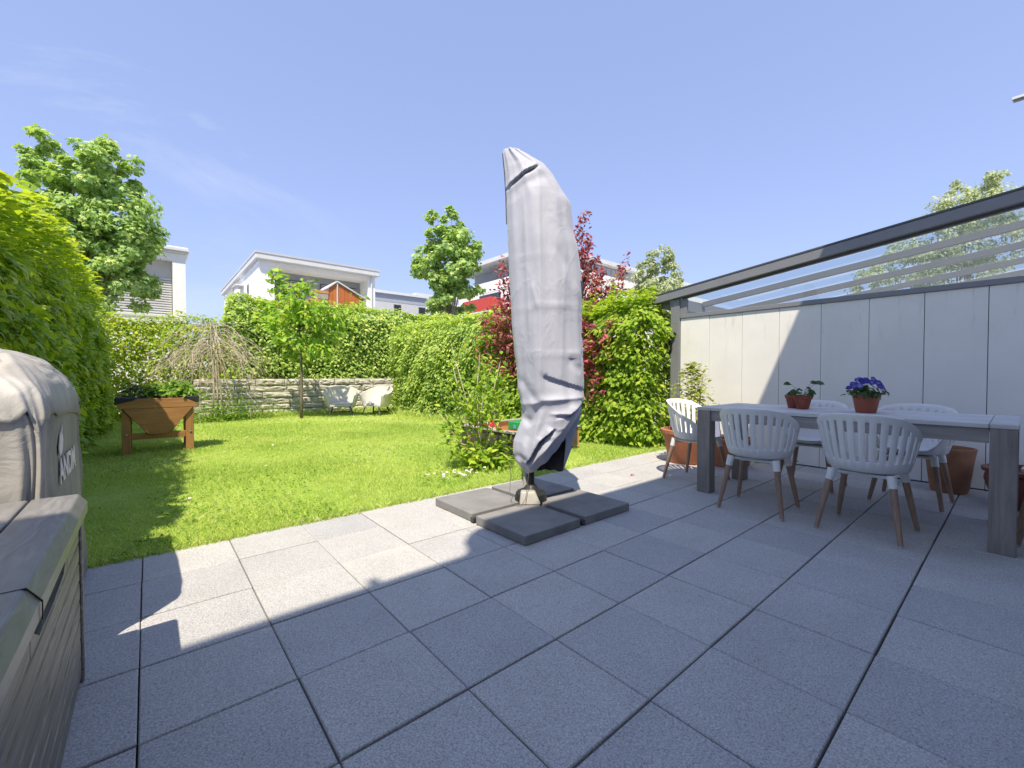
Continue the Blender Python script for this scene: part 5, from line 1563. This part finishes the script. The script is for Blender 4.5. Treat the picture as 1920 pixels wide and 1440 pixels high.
foliage('foliage', gs, P, np.concatenate(Ns), np.concatenate(Dd), 0.082, M['shrub'], 0.46, '6', parts=300)

# ------------------------------------------------------------------ sandbox with toys
sb = thing('sandbox', 'raised wooden sandbox with orange inner boards behind the parasol', 'sandbox', (4.3, 4.9, 0))
SX0, SX1, SY0, SY1 = 3.66, 4.96, 4.30, 5.52
build('side_board', MB().box(SX0, SX0 + 0.03, SY0, SY1, 0.05, 0.325), M['darkboard'], sb)
build('inner_board', MB().box(SX0 + 0.031, SX0 + 0.045, SY0 + 0.03, SY1 - 0.03, 0.10, 0.325), M['orangebox'], sb)
build('side_board', MB().box(SX1 - 0.03, SX1, SY0, SY1, 0.05, 0.325), M['orangebox'], sb)
build('side_board', MB().box(SX0 + 0.031, SX1 - 0.031, SY1 - 0.03, SY1, 0.05, 0.345), M['orangebox'], sb)
build('side_board', MB().box(SX0 + 0.031, SX1 - 0.031, SY0, SY0 + 0.03, 0.05, 0.325), M['darkboard'], sb)
build('rim_board', MB().box(SX0 - 0.02, SX0 + 0.09, SY0 - 0.02, SY1 + 0.02, 0.326, 0.350), M['paleboard'], sb, bevel=0.004)
build('rim_board', MB().box(SX1 - 0.09, SX1 + 0.02, SY0 - 0.02, SY1 + 0.02, 0.326, 0.350), M['paleboard'], sb, bevel=0.004)
build('rim_board', MB().box(SX0 + 0.092, SX1 - 0.092, SY1 - 0.06, SY1 + 0.02, 0.346, 0.368), M['paleboard'], sb, bevel=0.004)
build('sand', MB().box(SX0 + 0.03, SX1 - 0.03, SY0 + 0.03, SY1 - 0.03, 0.05, 0.16), simple('sand', (0.42, 0.34, 0.24), 0.95, 0.15, 20, 0.3, 60), sb)
for (x, y) in ((SX0 + .03, SY0 + .03), (SX1 - .09, SY0 + .03), (SX0 + .03, SY1 - .09), (SX1 - .09, SY1 - .09)):
    build('leg', MB().box(x, x + 0.06, y, y + 0.06, -0.02, 0.05), M['paleboard'], sb)
def toward(px, py, dpt):
    a, b, z = at(px, py, dpt)
    return np.array(W3(a, b, z))
tc0 = np.array([3.78, 4.88, 0.352])
bk = thing('toy_bucket', 'red toy bucket lying on its side on the sandbox rim', 'bucket', tuple(tc0))
ax_ = unit(np.array([[-0.75, -0.75, 0.12]]))[0]
cM = tc0 + np.array([0, 0, 0.075])
build('bucket_body', MB().tube([cM - ax_ * 0.09, cM + ax_ * 0.06], [0.055, 0.073], 20), M['redplastic'], bk, smooth=True, split=40)
build('bucket_rim', MB().tube([cM + ax_ * 0.05, cM + ax_ * 0.062], [0.082, 0.082], 20), M['whiteplastic'], bk, smooth=True, split=40)
build('bucket_bottom', MB().tube([cM + ax_ * 0.062, cM + ax_ * 0.066], [0.070, 0.070], 20), M['redplastic'], bk)
gt = thing('toy_mould', 'green toy crate with blue mark beside the red bucket', 'toy', (3.93, 4.50, 0.352))
build('crate', MB().box(3.80, 4.06, 4.38, 4.58, 0.352, 0.47), M['greenplastic'], gt, bevel=0.012, seg=2)
build('sticker', MB().box(3.796, 3.799, 4.41, 4.46, 0.38, 0.43), simple('blue_mark', (0.15, 0.35, 0.7), 0.5, 0.05, 8), gt)

# ------------------------------------------------------------------ daisies
def daisy_mesh():
    m = bpy.data.meshes.new('daisy')
    vs, fs, mi = [], [], []
    n = 10
    for k in range(n):
        a = 2 * pi * k / n; b = a + 2 * pi / n * 0.8
        o_ = len(vs)
        vs += [(0.004 * cos(a), 0.004 * sin(a), 0.07), (0.016 * cos(a), 0.016 * sin(a), 0.073), (0.016 * cos(b), 0.016 * sin(b), 0.073), (0.004 * cos(b), 0.004 * sin(b), 0.07)]
        fs.append((o_, o_ + 1, o_ + 2, o_ + 3)); mi.append(0)
    o_ = len(vs)
    vs += [(0.005 * cos(2 * pi * k / 6), 0.005 * sin(2 * pi * k / 6), 0.0745) for k in range(6)]
    fs.append(tuple(o_ + k for k in range(6))); mi.append(1)
    o_ = len(vs)
    vs += [(0.001, 0, 0), (-0.001, 0.001, 0), (0, -0.001, 0), (0.001, 0, 0.07), (-0.001, 0.001, 0.07), (0, -0.001, 0.07)]
    fs += [(o_, o_ + 1, o_ + 4, o_ + 3), (o_ + 1, o_ + 2, o_ + 5, o_ + 4), (o_ + 2, o_, o_ + 3, o_ + 5)]; mi += [2, 2, 2]
    m.from_pydata(vs, [], fs)
    for k in ('daisywhite', 'daisyyellow', 'stemgreen'): m.materials.append(M[k])
    m.polygons.foreach_set('material_index', mi)
    m.update()
    return m
dm = daisy_mesh()
for k in range(64):
    o = bpy.data.objects.new('daisy', dm); COL.objects.link(o)
    if k < 44:
        x = random.gauss(2.60, 0.22); y = random.gauss(3.90, 0.13)
        tagp(o, 'white daisy in the cluster on the lawn edge below the leafy shrub', 'daisy', 'daisies in the cluster')
        sc = random.uniform(0.8, 1.25)
    else:
        x = random.uniform(0.0, 3.5); y = random.uniform(4.2, 9.5)
        tagp(o, 'single white daisy scattered on the open lawn', 'daisy', 'daisies scattered on the lawn')
        sc = random.uniform(0.7, 1.0)
    y = max(y, 3.5)
    o.location = (x, y, float(lawn_z(x, y)) - 0.003)
    o.scale = (sc, sc, sc * random.uniform(0.75, 1.15))
    o.rotation_euler = (random.uniform(-.5, .1) - 0.15, random.uniform(-.35, .1), random.uniform(0, 6))

# ------------------------------------------------------------------ houses beyond the garden
def louvres(x0, x1, y, z0, z1, step, mat, parent, th=0.02):
    m = MB(); z = z0
    while z < z1 - 0.01:
        m.hexa([(x0, y, z), (x1, y, z), (x1, y + 0.05, z + step * 0.30), (x0, y + 0.05, z + step * 0.30)],
               [(x0, y, z + step * 0.55), (x1, y, z + step * 0.55), (x1, y + 0.05, z + step * 0.85), (x0, y + 0.05, z + step * 0.85)])
        z += step
    o = build('blind', m, mat, parent); o['kind'] = 'stuff'
    return o
YH = 26.0
h1 = thing('white_house', 'white flat roofed house with a recessed grey loggia above the back hedge', 'house', (7.7, YH, 0), 'white houses beyond the hedge')
a0, a1, ht = 4.55, 10.86, 7.2
# facade as a frame round the recess
m = MB()
rx0, rx1, rz0, rz1 = 5.28, 10.42, 3.3, 6.98
m.box(a0, rx0, YH, YH + 1.6, -0.2, ht); m.box(rx1, a1, YH, YH + 1.6, -0.2, ht)
m.box(rx0 + 0.001, rx1 - 0.001, YH + 0.002, YH + 1.6, rz1, ht - 0.001); m.box(rx0 + 0.001, rx1 - 0.001, YH + 0.002, YH + 1.6, -0.2, rz0)
build('wall', m, M['plaster'], h1)
build('wall', MB().box(a0 + 0.002, a1 - 0.002, YH + 1.602, YH + 13.4, -0.2, ht - 0.002), M['plaster'], h1)
build('loggia_wall', MB().box(rx0 + 0.003, rx1 - 0.003, YH + 1.35, YH + 1.598, rz0, rz1), M['greyplaster'], h1)
for (x0, x1) in ((5.55, 7.1), (8.0, 10.2)):
    w = build('window', MB().box(x0, x1, YH + 1.28, YH + 1.348, rz0 + 0.1, 6.6), M['frame'], h1)
    build('pane', MB().box(x0 + 0.06, x1 - 0.06, YH + 1.268, YH + 1.279, rz0 + 0.2, 6.2), M['windowglass'], w)
    louvres(x0 + 0.02, x1 - 0.02, YH + 1.20, 4.6, 6.55, 0.085, M['blind'], w)
rf = build('roof', MB().box(a0 - 0.18, a1 + 0.18, YH - 0.28, YH + 13.6, ht + 0.002, ht + 0.36), M['fascia'], h1, bevel=0.03)
build('roof_edge', MB().box(a0 - 0.21, a1 + 0.21, YH - 0.31, YH + 13.63, ht + 0.30, ht + 0.40), M['lightgreyplaster'], rf)
for (y0, y1, z0, z1) in ((YH + 3.0, YH + 3.5, 5.0, 6.4), (YH + 6.4, YH + 8.0, 4.2, 5.7), (YH + 9.2, YH + 10.4, 4.6, 6.6)):
    w = build('window', MB().box(a0 - 0.012, a0 - 0.001, y0, y1, z0, z1), M['frame'], h1)
    build('pane', MB().box(a0 - 0.018, a0 - 0.0125, y0 + .06, y1 - .06, z0 + .06, z1 - .06), M['windowglass'], w)
build('side_canopy', MB().box(a0 - 0.45, a0 - 0.02, YH + 4.6, YH + 6.0, 6.55, 6.63), M['fascia'], h1)
build('canopy_post', MB().tube([(a0 - 0.40, YH + 5.9, 3.0), (a0 - 0.40, YH + 5.9, 6.55)], 0.04, 8), M['steel'], h1)

h2 = thing('white_house', 'white house corner with grey venetian blind beside the large maple', 'house', (-2.5, YH - 2, 0), 'white houses beyond the hedge')
Y2 = 24.0; b0x, b1x = -6.0, 1.35; h2t = 6.45
qx0, qx1, qz0, qz1 = -3.4, 0.90, 3.62, 6.15
m = MB()
m.box(b0x, qx0, Y2, Y2 + 0.8, -0.2, h2t); m.box(qx1, b1x, Y2, Y2 + 0.8, -0.2, h2t)
m.box(qx0 + .001, qx1 - .001, Y2 + .002, Y2 + 0.8, qz1, h2t - .001); m.box(qx0 + .001, qx1 - .001, Y2 + .002, Y2 + 0.8, -0.2, qz0)
build('wall', m, M['plaster'], h2)
build('wall', MB().box(b0x + .002, b1x - .002, Y2 + 0.802, Y2 + 9, -0.2, h2t - .002), M['plaster'], h2)
build('recess_panel', MB().box(qx0 + .003, qx1 - .003, Y2 + 0.45, Y2 + 0.798, qz0, qz1), M['lightgreyplaster'], h2)
build('sill', MB().box(qx0 + 0.02, qx1 - 0.02, Y2 - 0.04, Y2 + 0.44, qz0 + 0.001, qz0 + 0.06), M['fascia'], h2)
louvres(qx0 + 0.03, qx1 - 0.03, Y2 + 0.34, qz0 + 0.10, 5.35, 0.105, M['lightgreyplaster'], h2)
rf = build('roof', MB().box(b0x - 0.1, b1x + 0.12, Y2 - 0.12, Y2 + 9.1, h2t + .002, h2t + 0.28), M['fascia'], h2, bevel=0.03)

h3 = thing('grey_house', 'small distant grey flat roofed house right of the loggia house', 'house', (18, 42, 0))
build('wall', MB().box(15.2, 22.2, 40, 50, -0.2, 8.3), M['lightgreyplaster'], h3)
build('upper_wall', MB().box(15.18, 22.22, 39.98, 50.02, 8.302, 9.05), M['greyplaster'], h3)
build('roof', MB().box(15.0, 22.4, 39.8, 50.2, 9.052, 9.30), M['fascia'], h3)
for x in (18.6, 21.3):
    w = build('window', MB().box(x, x + 0.75, 39.95, 39.999, 7.0, 8.1), M['frame'], h3)
    build('pane', MB().box(x + .06, x + .69, 39.94, 39.949, 7.06, 8.04), M['windowglass'], w)
build('terrace_wall', MB().box(14.0, 22.0, 36.5, 36.8, -0.2, 6.75), M['plaster'], h3)

h4 = thing('white_house', 'distant white house with a covered balcony left of the narrow maple', 'house', (24, 46, 0), 'white houses beyond the hedge')
build('wall', MB().box(23.2, 33, 44, 58, -0.2, 10.1), M['plaster'], h4)
build('roof', MB().box(23.0, 33.2, 43.8, 58.2, 10.102, 10.35), M['fascia'], h4)
build('balcony', MB().box(21.6, 23.19, 44.5, 53, 7.3, 7.8), M['plaster'], h4)
for (y0, y1) in ((45, 46.2), (48, 50.5)):
    w = build('window', MB().box(23.15, 23.199, y0, y1, 8.0, 9.6), M['frame'], h4)
    build('pane', MB().box(23.13, 23.149, y0 + .08, y1 - .08, 8.1, 9.5), M['windowglass'], w)

h5 = thing('apartment_house', 'white apartment house with red balcony panels behind the red shrub', 'house', (24, 24, 0))
ax0, ay0, atop = 20.3, 19.6, 9.6
build('wall', MB().box(ax0, 42, ay0, 31, -0.2, 7.55), M['plaster'], h5)
build('upper_wall', MB().box(ax0 + 1.3, 40, ay0 + 1.5, 30.5, 7.552, atop), M['greyplaster'], h5)
build('parapet', MB().box(ax0 - 0.02, ax0 + 0.18, ay0 + 0.2, 31.02, 7.552, 8.35), M['plaster'], h5)
build('parapet', MB().box(ax0 - 0.02, 41.9, ay0 - 0.02, ay0 + 0.18, 7.552, 8.35), M['plaster'], h5)
build('roof', MB().box(ax0 - 0.5, 41, ay0 + 1.0, 31.5, atop + .002, atop + 0.30), M['fascia'], h5)
build('chimney', MB().box(25, 26, 28, 29, atop + 0.305, atop + 1.2), M['fascia'], h5)
bl = build('balcony', MB().box(ax0 - 1.2, ax0 - 0.003, 25.0, 28.4, 5.75, 5.9), M['plaster'], h5)
build('balcony_panel', MB().box(ax0 - 1.22, ax0 - 1.16, 25.0, 28.4, 5.92, 6.85), M['redpanel'], bl)
build('balcony_panel', MB().box(ax0 - 1.15, ax0 - 0.05, 24.98, 25.04, 5.92, 6.85), M['redpanel'], bl)
for (y0, y1, z0, z1) in ((25.3, 28.0, 5.95, 7.4), (29.5, 30.4, 5.8, 7.2), (22.5, 24.0, 5.4, 7.2)):
    w = build('window', MB().box(ax0 - 0.03, ax0 - 0.002, y0, y1, z0, z1), M['frame'], h5)
    build('pane', MB().box(ax0 - 0.045, ax0 - 0.031, y0 + .06, y1 - .06, z0 + .06, z1 - .06), M['windowglass'], w)
for x0 in (22.5, 27.5, 32.0):
    w = build('window', MB().box(x0, x0 + 2.4, ay0 - 0.03, ay0 - 0.002, 4.4, 6.5), M['frame'], h5)
    build('pane', MB().box(x0 + .06, x0 + 2.34, ay0 - 0.045, ay0 - 0.031, 4.46, 6.44), M['windowglass'], w)

build('downpipe', MB().tube([(a1 - 0.25, YH - 0.06, 0), (a1 - 0.25, YH - 0.06, ht)], 0.05, 8), M['fascia'], h1)
build('gutter', MB().box(b0x - 0.1, b1x + 0.12, Y2 - 0.20, Y2 - 0.125, h2t + 0.10, h2t + 0.20), M['fascia'], h2)
for k in range(14):
    build('rail_bar', MB().box(ax0 + 0.4 + k * 0.55, ax0 + 0.43 + k * 0.55, ay0 + 0.06, ay0 + 0.09, 8.352, 8.95), M['frame'], h5)
build('rail', MB().box(ax0 + 0.35, ax0 + 8.0, ay0 + 0.05, ay0 + 0.10, 8.952, 9.0), M['frame'], h5)

# orange wooden play house behind the hedge
ph = thing('play_house', 'orange wooden play house gable peeping over the tall back hedge', 'play house', (5.5, 16.4, 0))
px0, px1, pk = 4.98, 6.22, 5.28
def gz(x): return 4.44 - 0.50 * abs(x - pk) if x >= pk else 4.44 - 0.75 * (pk - x)
nbd = 9
bw = (px1 - px0) / nbd
for k in range(nbd):
    xa, xb = px0 + k * bw + 0.004, px0 + (k + 1) * bw - 0.004
    xm = pk if xa < pk < xb else (xa + xb) / 2
    build('board', MB().prism([(xa, 2.2), (xb, 2.2), (xb, gz(xb)), (xm, gz(xm)), (xa, gz(xa))], 1, 16.0, 16.03), M['orangewood'], ph)
rm = MB()
rm.hexa([(pk - 0.02, 15.94, 4.46), (px1 + 0.08, 15.94, gz(px1 + 0.08) + 0.02), (px1 + 0.08, 17.4, gz(px1 + 0.08) + 0.02), (pk - 0.02, 17.4, 4.46)],
        [(pk - 0.02, 15.94, 4.51), (px1 + 0.08, 15.94, gz(px1 + 0.08) + 0.06), (px1 + 0.08, 17.4, gz(px1 + 0.08) + 0.06), (pk - 0.02, 17.4, 4.51)])
build('roof', rm, M['fascia'], ph)
rm = MB()
rm.hexa([(px0 - 0.05, 15.94, gz(px0 - 0.05) + 0.02), (pk - 0.022, 15.94, 4.46), (pk - 0.022, 17.4, 4.46), (px0 - 0.05, 17.4, gz(px0 - .05) + 0.02)],
        [(px0 - 0.05, 15.94, gz(px0 - 0.05) + 0.06), (pk - 0.022, 15.94, 4.51), (pk - 0.022, 17.4, 4.51), (px0 - 0.05, 17.4, gz(px0 - .05) + 0.06)])
build('roof', rm, M['fascia'], ph)
build('corner_strip', MB().box(pk - 0.03, pk + 0.01, 15.965, 15.998, 2.2, 4.44), M['fascia'], ph)
build('side_wall', MB().box(px1 - 0.03, px1, 16.03, 17.3, -0.1, 3.9), M['orangewood'], ph)
build('side_wall', MB().box(px0, px0 + 0.03, 16.03, 17.3, -0.1, 4.15), M['orangewood'], ph)
dk = build('deck', MB().box(4.35, 4.97, 15.98, 17.2, 3.72, 3.80), M['orangebox'], ph)
build('deck_rail', MB().box(4.38, 4.96, 15.96, 16.01, 4.00, 4.10), M['orangebox'], dk)
build('deck_panel', MB().box(4.39, 4.95, 15.97, 16.00, 3.81, 3.995), M['paleboard'], dk)
for x in (4.37, 4.92, 6.1):
    build('post', MB().box(x, x + 0.08, 16.04, 16.12, -0.15, 3.715), M['orangebox'], ph)
# small terracotta toned garden shed side glimpsed through the thin hedge
gb = thing('garden_shed', 'orange red shed wall glimpsed through the bare weeping shrub', 'shed', (1.65, 15.6, 0))
build('wall', MB().box(1.55, 2.15, 15.4, 16.4, -0.1, 2.0), M['orangewood'], gb)
build('roof', MB().box(1.45, 2.25, 15.3, 16.5, 2.002, 2.08), M['fascia'], gb)
# pale neighbour wall behind the thin hedge
nw = thing('garden_wall', 'pale rendered garden wall behind the thin corner hedge', 'wall', (-0.5, 16.6, 0))
build('wall', MB().box(-4.5, 1.4, 16.5, 16.7, -0.2, 2.0), M['plaster'], nw)
build('coping', MB().box(-4.55, 1.45, 16.45, 16.75, 2.002, 2.07), M['fascia'], nw)
